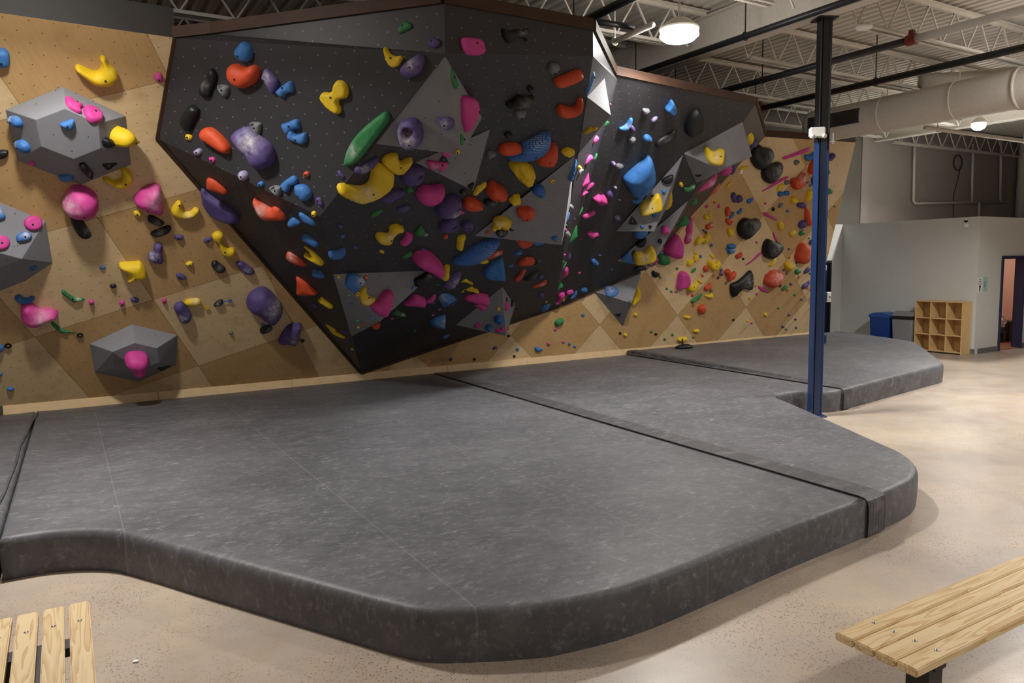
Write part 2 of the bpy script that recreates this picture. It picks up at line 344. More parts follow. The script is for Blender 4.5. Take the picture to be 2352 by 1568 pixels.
# ------------------------------------------------------------------ grey volumes
def on_face(px, py, key, off=0.0):
    v = ray(px, py); best = None
    for a, b, c, n in FACES[key]:
        t = ((a+n*off)-CAM).dot(n)/v.dot(n); p = CAM+v*t
        # barycentric slack: prefer the triangle that really holds the point
        ab, ac, ap = b-a, c-a, p-a
        d00, d01, d11, d20, d21 = ab.dot(ab), ab.dot(ac), ac.dot(ac), ap.dot(ab), ap.dot(ac); den = d00*d11-d01*d01
        y = (d11*d20-d01*d21)/den; z = (d00*d21-d01*d20)/den; m = min(y, z, 1-y-z)
        if best is None or m > best[0]: best = (m, p, n)
    return best[1], best[2]
def volume(key, wall, base, tops, label, logo=None, extra=()):
    pts = [on_face(x, y, wall)[0] for x, y in base]; nrm = on_face(*base[0], wall)[1]
    pts += [on_face(x, y, wall, h)[0] for x, y, h in tops] + list(extra)
    c = sum(pts, Vector())/len(pts)
    bm = hull(pts)
    for f in bm.faces:
        f.normal_update()
    vis = [f for f in bm.faces if f.normal.dot(CAM-f.calc_center_median()) > 0]
    for f in vis:
        vs = [v.co.copy() for v in f.verts]
        for i in range(1, len(vs)-1): FACES.setdefault(key, []).append((vs[0], vs[i], vs[i+1], f.normal.copy()))
    for v in bm.verts: v.co -= c
    me = bpy.data.meshes.new('wall_volume'); bm.to_mesh(me); bm.free(); uv_by_face(me)
    o = link('wall_volume', me, MV); o.location = c; bevel(o, .006, 2)
    tag(o, label, 'wall volume', 'grey wall volumes')
    if logo: logo_mark(o, key, logo)
    return o
def logo_mark(vol, key, tri):
    """two nested triangles of straight bars, painted on the volume"""
    P = []; n = None
    for x, y in tri: p, n = on_face(x, y, key, .004); P.append(p)
    c = sum(P, Vector())/3; bm = bmesh.new()
    def tri_bars(s, w):
        q = [c+(p-c)*s for p in P]
        for i in range(3):
            a, b = q[i], q[(i+1) % 3]; d = (b-a)
            bar(bm, a+d*.02, b-d*.06, w, .006, n)
    r = (P[0]-c).length
    tri_bars(.92, r*.17); tri_bars(.50, r*.15)
    for v in bm.verts: v.co -= vol.location
    from_bm('logo', bm, MLOGO, vol)
volume('V1', 'W1', [(11.6, 251.6), (143.9, 198.3), (289.3, 266.3), (301.5, 378), (185.2, 424.9), (39.8, 368.8)],
       [(82, 274.9, .3), (149, 249.5, .3), (225, 283, .3), (231.7, 340.4, .3), (169.3, 365.8, .3), (94.9, 336.7, .3)],
       'grey hexagonal volume high on the left plywood wall, carrying blue and pink holds', [(234, 377), (271, 374), (248, 391)])
volume('V2', 'W1', [(105, 507), (121.4, 603.6), (59, 645), (-60, 692), (-150, 610), (-125, 500), (-30, 452)],
       [(50, 594.6, .3), (-75, 562, .3), (-70, 640, .2)], 'grey faceted volume cut off by the photo\'s left edge, with two flat pink discs')
volume('V3', 'W1', [(205.4, 789.3), (303.6, 744), (408, 769), (405, 838), (320, 876), (217, 855.5)],
       [(259, 808, .28), (309, 787.5, .28), (361, 799, .28), (366, 832, .28), (318, 850, .28), (262, 846, .2)],
       'low grey hexagonal volume near the foot of the plywood wall with a pink cup hold', [(361, 845), (392, 840), (372, 852)])
volume('V4', 'D', [(1022, 128), (1108, 270)], [(1058.6, 356, .40)], 'largest grey pyramid volume high on the black prow with a purple ring hold', None, [on_face(862, 331, 'A')[0]])
volume('V5', 'D', [(1126, 296), (953, 373), (1096, 392)], [(1087, 438, .26)], 'grey triangular volume tucked below the largest grey pyramid, with a black logo', [(1020, 352), (1008, 371), (1031, 378)])
volume('V6', 'D', [(1089, 542), (1320, 357), (1310, 468)], [(1290, 563, .42)], 'big grey wedge volume on the prow\'s right edge with an orange knob', [(1163, 517), (1172, 528), (1180, 531)])
volume('V7', 'D', [(764, 629), (1004, 620), (807, 773)], [(873, 738, .40)], 'grey volume low at the prow\'s left edge with a blue disc and pink saddle')
volume('V8', 'D', [(1154, 658), (1046, 746.5), (1183, 701.5)], [(1162, 772, .38)], 'small grey pyramid volume at the bottom of the black overhang', [(1163, 682), (1163, 692), (1166, 690)])
volume('V9', 'F', [(1388.8, 178.5), (1347.4, 222.4), (1328.5, 355)], [(1403.7, 265.5, .30)], 'brightly lit grey volume on the narrow side face near the rim')
volume('V10', 'G', [(1569.8, 353.7), (1413.7, 531.8), (1535, 470)], [(1502.4, 531.8, .34)], 'upper long grey wedge volume on the right black panel with a black triangle logo', [(1452, 496), (1443, 514.5), (1464, 515)])
volume('V12', 'G', [(1583, 457.8), (1416.7, 599.6), (1512, 585)], [(1495.3, 613.9, .30)], 'lower long grey wedge volume on the right black panel near the plywood', [(1455, 574), (1449, 585), (1463, 583)])
volume('V11', 'G', [(1569.9, 352.2), (1705.4, 279.5), (1599, 420.3), (1690.9, 300.2)], [(1654, 389, .34), (1727.6, 359.1, .30)], 'grey many-sided volume at the right black panel\'s upper corner with a yellow heart hold', [(1596, 401.5), (1612, 402), (1603, 407)])
volume('V13', 'W2', [(1363, 669), (1474, 624.4), (1430.3, 749.7)], [(1450.7, 695.9, .34)], 'lowest grey volume, pointing down over the plywood below the black panel', [(1411.5, 722), (1426, 719.5), (1423, 728)])
FACE_TXT = {'W1': 'the left plywood wall', 'W2': 'the right plywood wall', 'A': 'the left black face', 'B': 'the left black face', 'C': 'the shaded lower-left black face', 'D': 'the black overhang', 'E': 'the black overhang',
            'F': 'the narrow side face', 'G': 'the right black panel', 'H': 'the brown return strip',
            'V1': 'the high grey hexagon volume', 'V2': 'the grey volume at the left photo edge', 'V3': 'the low grey hexagon volume', 'V4': 'the largest grey pyramid', 'V5': 'the grey triangle below the largest pyramid', 'V6': 'the big grey wedge',
            'V7': 'the low left grey volume', 'V8': 'the small low grey pyramid', 'V9': 'the brightly lit volume', 'V10': 'the upper long grey wedge', 'V11': 'the many-sided grey volume', 'V12': 'the lower long grey wedge', 'V13': 'the lowest grey volume'}
HOLD_DATA = """
# plywood wall, left
a|B|*large blue rounded hold cut off by the photo's left edge|-40,370 5,365 30,370 65,395 75,450 65,495 20,508 -40,505|b=10,460
a|Y|*large yellow two-horned hold|570,495 595,495 700,540 745,530 765,480 745,440 765,425 790,430 810,480 860,520 887,565 880,605 820,645 720,642 640,590 565,525|b=787,580 h=1.2
a|P||1155,570 1185,545 1215,560 1222,610 1205,622 1165,600|b=1192,592
a|P|pink notched hold|495,725 530,735 575,770 615,780 622,800 600,812 612,845 585,845 520,805 495,765|b=575,772 h=.6 fl
a|P|pink oval hold|630,800 690,800 760,850 775,890 750,915 690,905 640,860|b=705,852 h=.6 fl
a|B|blue chalked hold|65,875 115,875 150,910 160,945 140,958 90,935 65,905|c=90,885
a|B|blue spouted hold|450,930 520,905 550,895 563,930 548,965 515,978 470,955|b=505,940
a|B|blue ribbed oval hold|115,1065 150,1050 200,1085 215,1130 195,1150 140,1120|c=120,1070
a|B|blue finger hold|437,1325 480,1315 530,1300 555,1325 540,1355 480,1360 445,1340|x
a|P||212,1210 240,1205 268,1222 255,1243 220,1235|x
a|Y|*yellow ribbed knob|860,1040 880,990 925,957 960,985 965,1000 1000,1030 1003,1060 960,1080 900,1100 865,1090|b=935,1045 h=1.5
a|K||780,1050 820,1035 845,1060 840,1095 795,1108|x
a|K|black chalked hold|600,1240 640,1230 665,1260 700,1300 690,1330 650,1320 610,1280|c=665,1280 x
a|K||-20,1135 55,1130 62,1155 40,1185 -20,1190|x f=W1
a|Y|*yellow curled horn hold|770,1335 810,1335 850,1360 905,1345 915,1290 895,1270 930,1260 980,1290 998,1345 970,1395 900,1418 830,1385 780,1355|h=1.2 f=W1
b|P|*big rounded pink hold with a dark rim|455,100 510,88 570,105 620,145 633,190 625,245 570,275 490,278 425,245 400,205 410,170|b=535,230 c=425,180 h=1.3
b|P|*big pink bell-shaped hold|920,100 1000,72 1035,95 1045,150 1055,235 1030,257 960,240 890,210 862,170 875,145|b=945,208 c=1010,150 h=1.3
b|K|black slab hold|455,290 520,288 585,385 580,405 545,415 500,390|c=560,360 x
b|Y||860,240 885,238 915,258 890,273 862,265|
b|K|upper of two black bar holds|955,270 985,268 1050,305 1055,322 1020,335 955,305|x c=1010,310
b|K|lower of two black bar holds|972,375 1040,345 1085,330 1103,350 1075,385 1010,405 975,395|x c=1030,365
d|Y|*yellow claw-shaped hold|45,150 70,105 100,75 125,85 130,130 150,160 195,160 230,130 260,135 265,155 225,195 160,210 100,205 60,185|b=105,95 c=160,185 h=1.2
d|U||70,345 105,337 142,350 130,375 85,378|
d|U||300,380 340,355 368,368 335,398 305,400|
d|Y|*yellow bone-shaped hold|365,345 405,315 450,325 455,350 440,390 480,440 535,445 548,480 510,508 455,500 430,460 415,410 380,380|b=460,457 h=1.3
b|U|purple chalked peg hold|990,460 1020,445 1045,460 1045,520 1052,560 1030,573 980,565 950,545 960,510 985,495|c=990,520 b=1010,533
b|Y|*yellow helmet-shaped hold|765,585 790,575 870,570 905,570 935,610 943,650 915,670 870,675 830,690 812,680 830,650 810,625 770,600|b=868,648 h=1.3
b|K||E 728 720 22 14 0|
b|B||E 660 602 18 10 0|
d|K|black and white chalked oblong hold|360,560 390,543 430,565 470,600 462,625 415,635 370,600|c=415,590 x
d|U|purple chalked oblong hold|552,560 600,548 650,580 693,615 688,645 640,650 590,620|c=630,610 b=625,622
d|Y||155,570 180,550 212,550 210,580 185,588|
d|U||85,645 110,638 162,665 155,685 95,683|
d|Y|*yellow loaf-shaped hold|145,870 165,850 210,840 265,842 280,870 260,892 200,897 155,885|c=230,850 x t=325,908,17,Y
d|K|black chalked pebble hold|378,890 400,860 440,845 455,865 440,888 395,900|c=410,875 x t=508,855,15,B
d|U|*purple boot-shaped hold|65,915 85,880 130,868 165,905 205,960 195,1005 150,1028 110,1005 85,950|c=130,970 b=150,983
d|U|*biggest rounded purple hold near the wall foot|640,880 665,815 740,768 800,772 865,830 910,885 917,935 890,985 840,1028 790,1020 720,965 650,920|b=825,945 c=850,880 h=1.2
d|S||E 512 1105 17 13 0|
d|K|black lens-shaped hold|742,1080 770,1055 815,1045 840,1068 820,1095 770,1112 742,1105|c=810,1075 x t=765,1038,14,B
d|U|*purple saddle hold with a chalky dip|888,1175 925,1100 980,1045 1050,1037 1068,1050 1055,1110 1040,1170 1005,1200 955,1190 900,1190|c=1020,1140 b=1000,1170 t=1075,1167,14,K
u|G|upper green crescent hold|655,490 670,485 740,540 820,575 898,578 880,595 820,615 770,615 700,560 655,520|b=768,572 c=830,578
u|P||E 968 620 29 28 0|
u|G|lower green crescent hold|545,825 560,825 640,890 700,920 790,937 720,940 650,942 590,900 545,855|x t=848,967,26,K
u|P|*large pink L-shaped hold with a chalky arm|222,670 260,640 320,642 400,690 450,710 510,703 580,715 618,745 600,765 540,790 440,845 360,862 290,850 235,810 222,740|c=430,760 h=1.3 x
u|B|blue crescent hold|155,570 195,540 235,555 250,575 300,575 335,555 368,570 355,605 290,632 215,630 170,605|x f=W1
u|B||E 1088 250 30 17 0|
u|B||320,240 350,228 392,240 390,262 355,270 345,285 318,275|
u|B||-25,1065 30,1080 45,1105 25,1135 -25,1150|x t=85,1077,28,K
u|B||E 4 1380 20 18 0|
u|B||E 110 1538 40 20 0|
b|P||E 785 830 18 18 0|
b|U||838,800 870,793 895,808 885,825 850,820|
b|P||E 1057 815 15 19 0|
b|P|*round flat pink hold|E 215 315 60 49 0|h=.5 b=205,325 fl
b|P|*round flat pink hold cut off by the photo's left edge|E 2 440 63 48 0|h=.5 b=10,440 fl
b|B||-30,205 15,215 20,245 37,265 25,288 -30,292|c=0,230 x
b|B|blue chalky button hold|108,395 150,368 195,375 205,400 185,425 120,437 107,415|c=160,390
b|P|*pink cup-shaped hold with a flat round end|800,1200 825,1168 880,1158 940,1168 960,1205 945,1230 938,1265 905,1280 860,1275 845,1250 810,1225|h=1.7 x
# left black face
c|B|*blue pear-shaped hold at the top|565,370 590,325 620,300 660,325 683,370 675,420 650,450 610,440 575,410|b=607,400
c|O|*orange heart-shaped hold|515,540 520,480 560,458 600,475 640,488 690,468 725,490 735,535 710,590 650,630 600,635 545,600|b=600,563 h=1.1
c|U|purple chalked wedge hold|757,560 775,505 800,498 850,550 875,590 865,640 845,680 820,660 780,600|c=800,550 b=782,575
c|B|blue two-legged hold|860,660 900,620 955,583 980,610 982,660 950,670 925,680 915,703 880,690|b=918,630
c|K|upper black faceted hold|395,490 432,540 425,590 400,640 375,705 310,680 320,610 360,545|c=360,610 x
c|S|upper grey triangular hold|437,615 480,610 515,625 517,660 500,695 480,692 445,650|p=462,630,14
c|K|lower black faceted hold|250,755 300,790 295,830 265,890 235,950 195,925 170,870 205,800|x
c|Y|*yellow flat three-lobed hold|1275,610 1305,577 1350,590 1377,640 1370,700 1340,712 1312,720 1308,745 1325,780 1320,815 1290,822 1240,790 1190,735 1178,700 1195,665 1245,668 1268,650|b=1268,698 h=.8 fl
c|Y||210,970 235,963 253,985 245,1010 215,1005|
c|O|*orange fat oblong hold|312,960 335,925 380,918 430,950 490,1010 523,1065 515,1105 470,1100 400,1055 330,1010|b=375,1015 h=1.1
c|U|*biggest purple hold with a white chalk streak|540,985 570,940 640,912 690,930 740,985 810,1040 842,1120 820,1190 740,1222 690,1195 650,1130 590,1070|b=650,1093 c=690,1020 h=1.1
c|S|middle grey triangular hold|665,890 690,880 745,885 750,915 740,965 715,965 680,925|p=695,905,14
c|B|upper of two interlocked blue holds|900,895 945,880 1000,857 1025,880 1030,925 985,935 945,970 910,935|b=965,905
c|B|lower of two interlocked blue holds|950,940 975,935 1000,970 1045,960 1075,955 1080,1010 1050,1043 1000,1025 945,1000|b=1010,1005
c|L||265,1090 300,1068 320,1080 318,1110 290,1120|c=300,1090
c|P||375,1135 405,1130 420,1150 410,1175 385,1160|
c|L||585,1255 610,1230 640,1235 657,1270 635,1300 605,1300|c=615,1250
c|B||E 748 1328 22 22 0|
c|O||E 1078 1255 22 22 0|
c|B|blue bent elbow hold|892,1330 960,1275 990,1265 1015,1295 1000,1330 965,1340 945,1385 905,1370|b=907,1347
c|B|*blue blunt tooth hold|993,1340 1015,1330 1070,1335 1110,1385 1105,1425 1070,1450 1030,1435 1000,1390|b=1033,1405
c|S|lowest grey triangular hold|812,1350 850,1335 892,1345 897,1375 880,1415 855,1405 820,1370|p=845,1358,13
c|U||1300,1240 1318,1228 1350,1270 1345,1290 1325,1285|
c|U||1140,1440 1165,1418 1185,1435 1198,1475 1190,1487 1160,1470|
c|Y||1113,1530 1140,1525 1150,1550 1125,1563|
z|G|*long green blade-shaped hold|790,378 795,350 815,315 845,285 880,258 892,258 894,275 880,295 850,335 820,372 800,382|c=815,345 x h=.8 fl
e|G|green fin hold|340,275 345,225 375,185 415,178 447,205 430,235 385,255|b=378,215
e|U||575,350 600,315 650,312 675,345 650,385 600,388|b=616,345
e|P|*pink shield-shaped hold under the rim|857,312 960,310 1010,325 1040,375 1035,442 910,442 870,400|b=965,362 f=E h=.8 fl
e|K|*black bow-tie hold under the rim|1190,230 1240,250 1310,235 1350,250 1395,225 1405,290 1395,335 1360,310 1310,305 1245,350 1200,300|c=1350,260 b=1352,260 f=E
e|Y|*small yellow crescent hold|218,395 235,390 275,440 320,462 355,455 372,475 350,530 310,553 270,540 235,480|b=287,470 fl
e|U|*purple shell-shaped hold|350,570 380,525 450,470 520,440 545,470 540,545 500,610 430,640 370,620|c=460,520 b=450,545
# centre overhang
e|S|uppermost grey knuckle hold|1565,560 1590,525 1640,530 1660,550 1635,575 1610,600 1570,585|b=1607,578
e|O|*orange sausage hold|1620,660 1700,625 1800,583 1840,590 1850,620 1800,660 1720,695 1650,712 1620,695|b=1742,672 h=1.2
e|O|*orange boomerang hold|1635,900 1665,870 1720,880 1770,890 1800,865 1815,820 1845,808 1850,850 1830,900 1770,940 1690,955 1645,935|h=1.2 x
e|K|*black chalk-streaked ledge hold|1220,860 1270,830 1320,790 1400,800 1450,790 1440,830 1400,870 1320,885 1240,880|c=1370,835 x
e|K||E 1420 730 28 24 0|x
e|S|middle grey knuckle hold|1295,940 1310,905 1345,910 1385,910 1370,940 1330,970 1300,960|b=1335,948
e|K||E 1240 1108 34 24 0|x
e|O|*orange capsule hold|1160,1230 1200,1190 1280,1180 1345,1195 1345,1225 1300,1250 1220,1262 1165,1250|x h=1.1
e|N|*upper long blue netted hold|1237,1270 1330,1240 1350,1190 1430,1150 1520,1100 1575,1090 1585,1140 1560,1200 1500,1260 1400,1300 1240,1297|b=1443,1247 c=1480,1150 h=.8 fl
e|O|*orange shield hold|1470,1330 1490,1270 1560,1215 1625,1183 1642,1225 1635,1290 1600,1340 1540,1350|b=1553,1280
e|Y|*yellow scalloped hold near the arete|1670,1245 1720,1215 1770,1225 1785,1245 1765,1270 1710,1275|n x
e|Y|*big yellow lumpy hold|1250,1370 1290,1340 1340,1320 1390,1330 1410,1365 1450,1385 1440,1430 1390,1450 1310,1455 1290,1410|n x h=1.4
e|S|lowest grey knuckle hold|1060,1260 1090,1240 1135,1250 1138,1265 1110,1280 1090,1300 1065,1290|b=1097,1280
e|G|slim green strip hold|745,545 765,545 800,620 825,690 820,730 795,705 760,620|h=.5 b=793,630 fl
e|P|*tall pink teardrop hold|835,790 930,790 970,830 987,900 970,970 905,1082 870,1040 840,950|b=965,912 h=.8 fl
e|U|*purple ring-shaped hold|330,1060 370,1000 440,978 500,990 540,1060 540,1140 500,1190 430,1213 365,1190 335,1130|p=415,1062,34 b=432,1150 c=410,1110 fl
e|U|purple pebble hold|650,970 700,965 760,965 800,1000 795,1035 755,1062 710,1055 665,1010|b=715,1012 c=710,1000
e|G||840,1090 860,1100 878,1140 870,1185 845,1185 838,1140|b=868,1140
e|Y||E 823 1244 18 18 0|
t|P|*pink arched hold|1045,315 1130,320 1290,335 1360,345 1365,385 1335,440 1272,495 1240,450 1200,432 1160,445 1115,470 1080,410|b=1272,377 c=1160,390 h=.8 fl
t|P|pink hold half hidden behind the upper grey volume|1235,150 1420,150 1415,235 1350,262 1290,245|f=V5 x
t|K|black rounded triangle hold|1660,700 1750,645 1765,670 1730,745 1705,748|x
t|U|*purple moon-shaped hold|-10,430 100,390 200,330 300,275 328,290 310,345 200,460 60,512 -30,505|x c=100,420
t|Y|*yellow notched heart hold|375,330 430,260 510,225 600,218 618,260 625,310 665,342 740,300 810,282 833,300 810,360 740,450 680,500 600,515 550,500 460,440 400,380|b=633,378 h=.6 fl
z|Y|*biggest yellow banana-shaped hold|870.5,378 881,379.5 890.4,387.3 904.2,397.3 906,407.2 903.4,418 893.5,431.7 878.2,442.4 858.3,453.1 838.4,460 821,463 795,452 776.7,442.9 776,433.7 781.3,427.5 795,427 813.5,429.7 835,430 847.5,421 852.9,405.7 855.2,388.9 861.3,380.5|c=835,437 b=852,434 h=.7 fl
t|U|*purple hold with one deep pocket|680,620 690,540 760,470 850,430 960,430 1008,460 1000,540 950,620 860,670 760,685 700,660|p=920,520,34 b=815,618
t|G||742,755 795,700 850,755 850,785 790,793 750,785|b=805,765
t|U|*long purple finger hold|345,870 440,830 540,785 640,760 718,765 690,810 600,870 480,935 400,940 350,910|b=550,880 fl
t|P|*fat pink lip hold|900,860 930,790 990,740 1080,728 1200,720 1295,710 1312,730 1300,820 1240,890 1140,950 1040,968 950,940|x h=1.1
t|U|*biggest purple hold with a slanted pocket|1200,1100 1220,1030 1320,930 1420,875 1510,868 1560,910 1575,990 1545,1060 1460,1130 1360,1160 1260,1160 1210,1135|p=1480,1005,48 c=1465,1070 b=1360,1105
t|U|small purple crescent hold|595,1060 620,1025 700,1010 750,985 795,995 780,1040 720,1080 650,1090|x
t|G|small green leaf hold|205,1160 240,1110 330,1065 392,1050 370,1090 290,1150|x
t|O|*orange bean hold|1588,990 1610,930 1680,893 1760,895 1830,935 1885,970 1885,1000 1850,1030 1760,1052 1670,1050 1600,1025|x h=1.1
t|P|pink sliver hold|1495,1115 1530,1080 1612,1077 1600,1115|x
t|U|*purple scalloped hold with a pocket|1245,1340 1260,1290 1350,1205 1430,1170 1505,1175 1500,1230 1532,1265 1500,1320 1420,1360 1330,1380 1250,1380|p=1450,1285,32
t|U|small purple hold with a round pocket|E 1660 1298 85 62 -20|p=1660,1305,24
t|K||E 1590 790 48 32 -20|x c=1600,795
t|Y|*yellow bean-shaped hold|280,1450 310,1415 380,1410 450,1420 490,1395 490,1340 530,1295 610,1285 680,1310 707,1340 680,1370 600,1390 550,1440 535,1500 500,1545 420,1565 340,1550 290,1500|b=495,1470 c=460,1440 h=.8 fl
t|P|pink curved bean hold|645,1555 700,1500 735,1420 770,1400 830,1430 835,1460 790,1530 730,1575 660,1580|x
t|G|green pyramid hold with chalk|880,1410 920,1350 965,1300 1000,1340 1040,1420 1075,1425 1060,1450 1000,1455 930,1450 885,1440|r c=1040,1430
q|Y|yellow stick hold|615,470 670,380 685,345 740,330 800,285 835,280 840,320 790,370 700,450 640,495|x
q|O|*orange rounded cone hold|845,460 870,370 930,295 980,288 1030,330 1130,380 1168,420 1150,490 1080,535 980,545 880,520|b=980,457 h=1.2
q|K|*black hold with a white chalk cap|790,610 840,570 920,550 1020,550 1075,590 1030,640 930,660 830,650|c=930,600 x
q|Y|*yellow ear-shaped hold|1205,570 1260,530 1280,495 1340,490 1375,480 1382,510 1398,550 1370,600 1310,635 1250,630|n x f=D
q|Y||1870,255 1920,225 1945,230 1945,290 1920,300|b=1922,263
q|N|*blue dimpled knob|1590,430 1620,350 1690,325 1760,345 1800,430 1790,490 1740,520 1670,500|b=1707,455 h=1.2
q|O|*orange blunt knob|1330,750 1350,710 1430,695 1540,695 1600,730 1632,775 1590,850 1530,895 1440,890 1360,830|b=1487,835 h=1.2
q|Y|*yellow star-like lumpy hold|920,1020 955,960 945,900 1000,865 1070,845 1160,850 1180,880 1240,910 1250,950 1210,1010 1195,1055 1140,1045 1090,1020 1020,1040 970,1062 925,1045|n b=1075,972 c=1060,915 h=1.2
q|K|black chalked wedge hold|990,1110 1040,1060 1130,1040 1190,1075 1160,1145 1060,1180|c=1080,1080 b=1090,1128
q|O||E 857 1098 33 30 0|
q|B||1900,1190 1950,1160 2005,1165 2010,1195 1970,1235 1915,1215|b=1962,1213
q|O|orange hold tucked under the grey volume|1300,1200 1600,1225 1590,1265 1570,1300 1500,1340 1430,1355 1380,1330 1345,1280|f=D x
q|B|blue hold mostly hidden under the grey volume|1590,1240 1780,1260 1780,1280 1700,1305 1600,1300|f=D x
q|Y|*upper yellow peg hold|350,1330 360,1270 365,1200 410,1160 480,1140 502,1155 480,1220 465,1300 440,1360 395,1388 360,1375|x
q|O||122,1180 150,1140 205,1135 200,1175 170,1203|
o|N|*lower long blue netted fin hold|255,405 340,350 500,240 640,160 760,100 880,60 970,60 930,140 860,230 720,340 560,415 450,430 340,420|c=780,220 f=D x h=.9 fl
o|O|slim orange hold|740,345 800,300 880,250 985,225 1012,235 1005,280 940,310 840,350 760,362|x c=930,270
o|Y|small yellow finger hold|598,400 660,380 720,358 780,370 803,390 780,415 720,428 650,418|x
o|B|*blue triangular sail hold|1000,290 1015,350 1045,560 1050,640 1030,668 900,660 780,645 730,610 723,540 760,460 850,380 960,310|b=880,585 h=.8 fl
o|N|small blue leaf hold|1160,285 1190,240 1290,222 1308,245 1290,290 1200,300|x c=1270,260
o|B||1095,455 1165,435 1155,470 1105,485|x
o|O|*orange horned hold|1228,430 1260,380 1330,320 1365,308 1400,330 1460,335 1490,375 1480,420 1420,448 1300,450 1235,445|x h=1.1
o|K||1470,440 1520,390 1580,345 1575,400 1530,440|x c=1560,385
o|O|orange bent finger hold|1190,680 1220,630 1265,590 1285,530 1330,505 1358,510 1340,580 1300,640 1250,690 1210,697|x
o|K|*black hold with white chalk patches low on the overhang|1320,660 1370,600 1460,540 1560,520 1550,570 1500,630 1420,670 1350,680|c=1500,610 x
o|U|small purple moon hold|1525,650 1560,600 1610,590 1628,620 1590,655 1545,665|x
o|O|*orange chalky hook hold|1435,770 1500,730 1580,700 1630,655 1660,660 1672,720 1640,745 1540,780 1450,795|x c=1600,730
o|U||1530,905 1560,870 1610,870 1640,905 1600,930 1550,938|
o|B|*blue faceted hold at the overhang's bottom corner|1570,1085 1610,1045 1670,1020 1725,1025 1710,1080 1670,1130 1620,1150 1585,1125|r b=1645,1100 t=1665,996,18,Y
o|K||E 1225 1100 18 20 0|
o|Y|*lower yellow peg hold|75,620 110,550 125,490 160,462 215,452 215,500 205,540 215,590 190,640 130,673 85,660|x
o|U|*purple chalk-spotted mound hold|100,720 180,620 260,540 330,518 395,530 385,600 350,690 300,770 220,812 140,790|c=290,685 b=300,715
o|Y|yellow jagged hold|380,715 400,690 400,650 440,650 475,650 490,680 540,710 568,730 560,748 510,730 450,705|x
o|Y|yellow bird-shaped hold|440,810 490,780 540,758 565,770 580,800 640,830 660,860 630,872 560,850 480,835|x t=412,842,22,Y f=D
o|P|*pink cylinder hold lying above the low grey pyramid|410,920 450,870 560,855 650,850 750,890 810,925 800,990 770,1040 640,1020 500,980 420,950|x f=D h=1.5
o|P|pink knob just under the short pink cylinder hold|510,1030 540,1000 640,1010 765,1030 770,1080 740,1120 690,1132 650,1110 630,1075 560,1060|x f=D
o|B|*blue gem-shaped hold|20,885 60,850 130,838 180,865 320,960 310,985 140,1082 120,1080 60,990|r b=190,1012 c=100,920 h=1.2
o|U||220,1060 280,1010 295,1030 270,1060|x
g|B|*blue cup-shaped hold|805,1105 830,1070 918,1050 925,1080 920,1145 880,1150 820,1130|x h=1.1 c=905,1090
o|B|lowest blue leaf hold|90,1535 120,1500 210,1485 200,1520 150,1555|x
o|P||E 55 1115 24 14 -20|x
o|Y||E 945 1110 26 24 0|
o|N|*round blue dimpled knob on the low grey pyramid|E 957 1270 75 60 0|b=945,1280 h=1.2
o|B||E 803 1393 50 47 0|b=795,1400 h=1.2
o|P|pink drop hold|585,1360 620,1335 690,1315 685,1345 640,1400 595,1395|b=628,1362
o|P|pink kidney hold|898,1415 930,1405 980,1405 1000,1385 1035,1385 1035,1420 1000,1460 940,1465 905,1440|b=962,1433
o|P|pink hold on the pyramid's right face|1025,990 1050,990 1115,1040 1105,1080 1055,1145 1030,1080|x
o|K|black hold on the pyramid's right face|1095,945 1190,1020 1190,1055 1120,1080 1120,1040|x c=1160,1030
o|O||1070,1385 1100,1370 1098,1420 1065,1435|x
g|P|*long pink cylinder hold|685,650 700,620 750,595 810,598 860,635 912,690 900,720 855,750 800,715 720,675|b=785,685 h=1.5 f=D
p|Y||E 298 278 26 28 0|x
p|B|*round blue disc hold|425,380 450,260 500,210 570,208 690,260 760,330 765,380 700,480 600,560 500,520 430,450|b=660,378 c=700,330 h=.5 fl
p|Y|*yellow chalky banana hold|690,540 720,480 750,450 785,460 800,560 840,620 900,650 945,640 950,690 900,760 820,800 750,780 700,690 682,600|b=815,643 c=800,700 t=638,588,40,Y
p|P|*pink saddle hold|890,800 930,745 1000,730 1060,640 1120,560 1190,512 1250,530 1280,600 1270,690 1220,860 1160,980 1120,1005 1040,980 940,890|b=1203,785 h=1.2
p|K|*black boot hold with chalk|1662,350 1700,300 1800,250 1900,190 1980,190 2000,230 1980,280 1880,370 1780,450 1720,468 1680,420|c=1900,230 b=1900,297 t=1648,483,34,B plus
p|G||E 490 610 30 13 -25|x c=490,605
p|B||E 535 768 36 15 0|x
p|G|green flat hold with a white edge|580,1080 630,1055 740,1045 760,1075 680,1090 600,1095|x c=640,1060
p|B||E 918 1027 38 14 0|x
p|O||E 738 1135 40 20 20|x
p|Y||E 655 1185 36 24 0|x
p|O|orange hold poking out under the left grey volume|870,1170 960,1120 1035,1105 1048,1160 1010,1215 940,1228|x f=D
p|P|*pink cone hold|1450,770 1530,690 1650,580 1760,625 1860,680 1878,720 1840,810 1790,815 1600,790|x f=D h=1.3
p|P|pink hooked hold|1870,690 1930,670 1955,620 1975,580 2040,580 2053,620 2030,690 1960,745 1880,752|x
p|G|dark green crystal hold with a white edge|1265,930 1330,860 1360,870 1430,940 1510,970 1500,1000 1460,1000 1380,980 1320,975|x r f=D c=1450,960
p|P||E 1258 1032 34 16 -10|x
p|P||E 2105 867 28 17 -20|x
p|P||E 1993 967 30 20 -20|x
p|G||E 1365 1010 15 25 0|x
p|G||E 1665 1247 26 18 -30|x
p|O|red route tag-like stud with a white cross|E 790 290 36 42 0|h=.3 b=787,333 plus
g|B|*blue bucket hold at the overhang's left edge|52,600 70,575 110,580 150,560 175,560 170,600 125,630 60,632|x
g|U||E 135 390 24 13 15|
g|U||E 247 548 22 11 10|
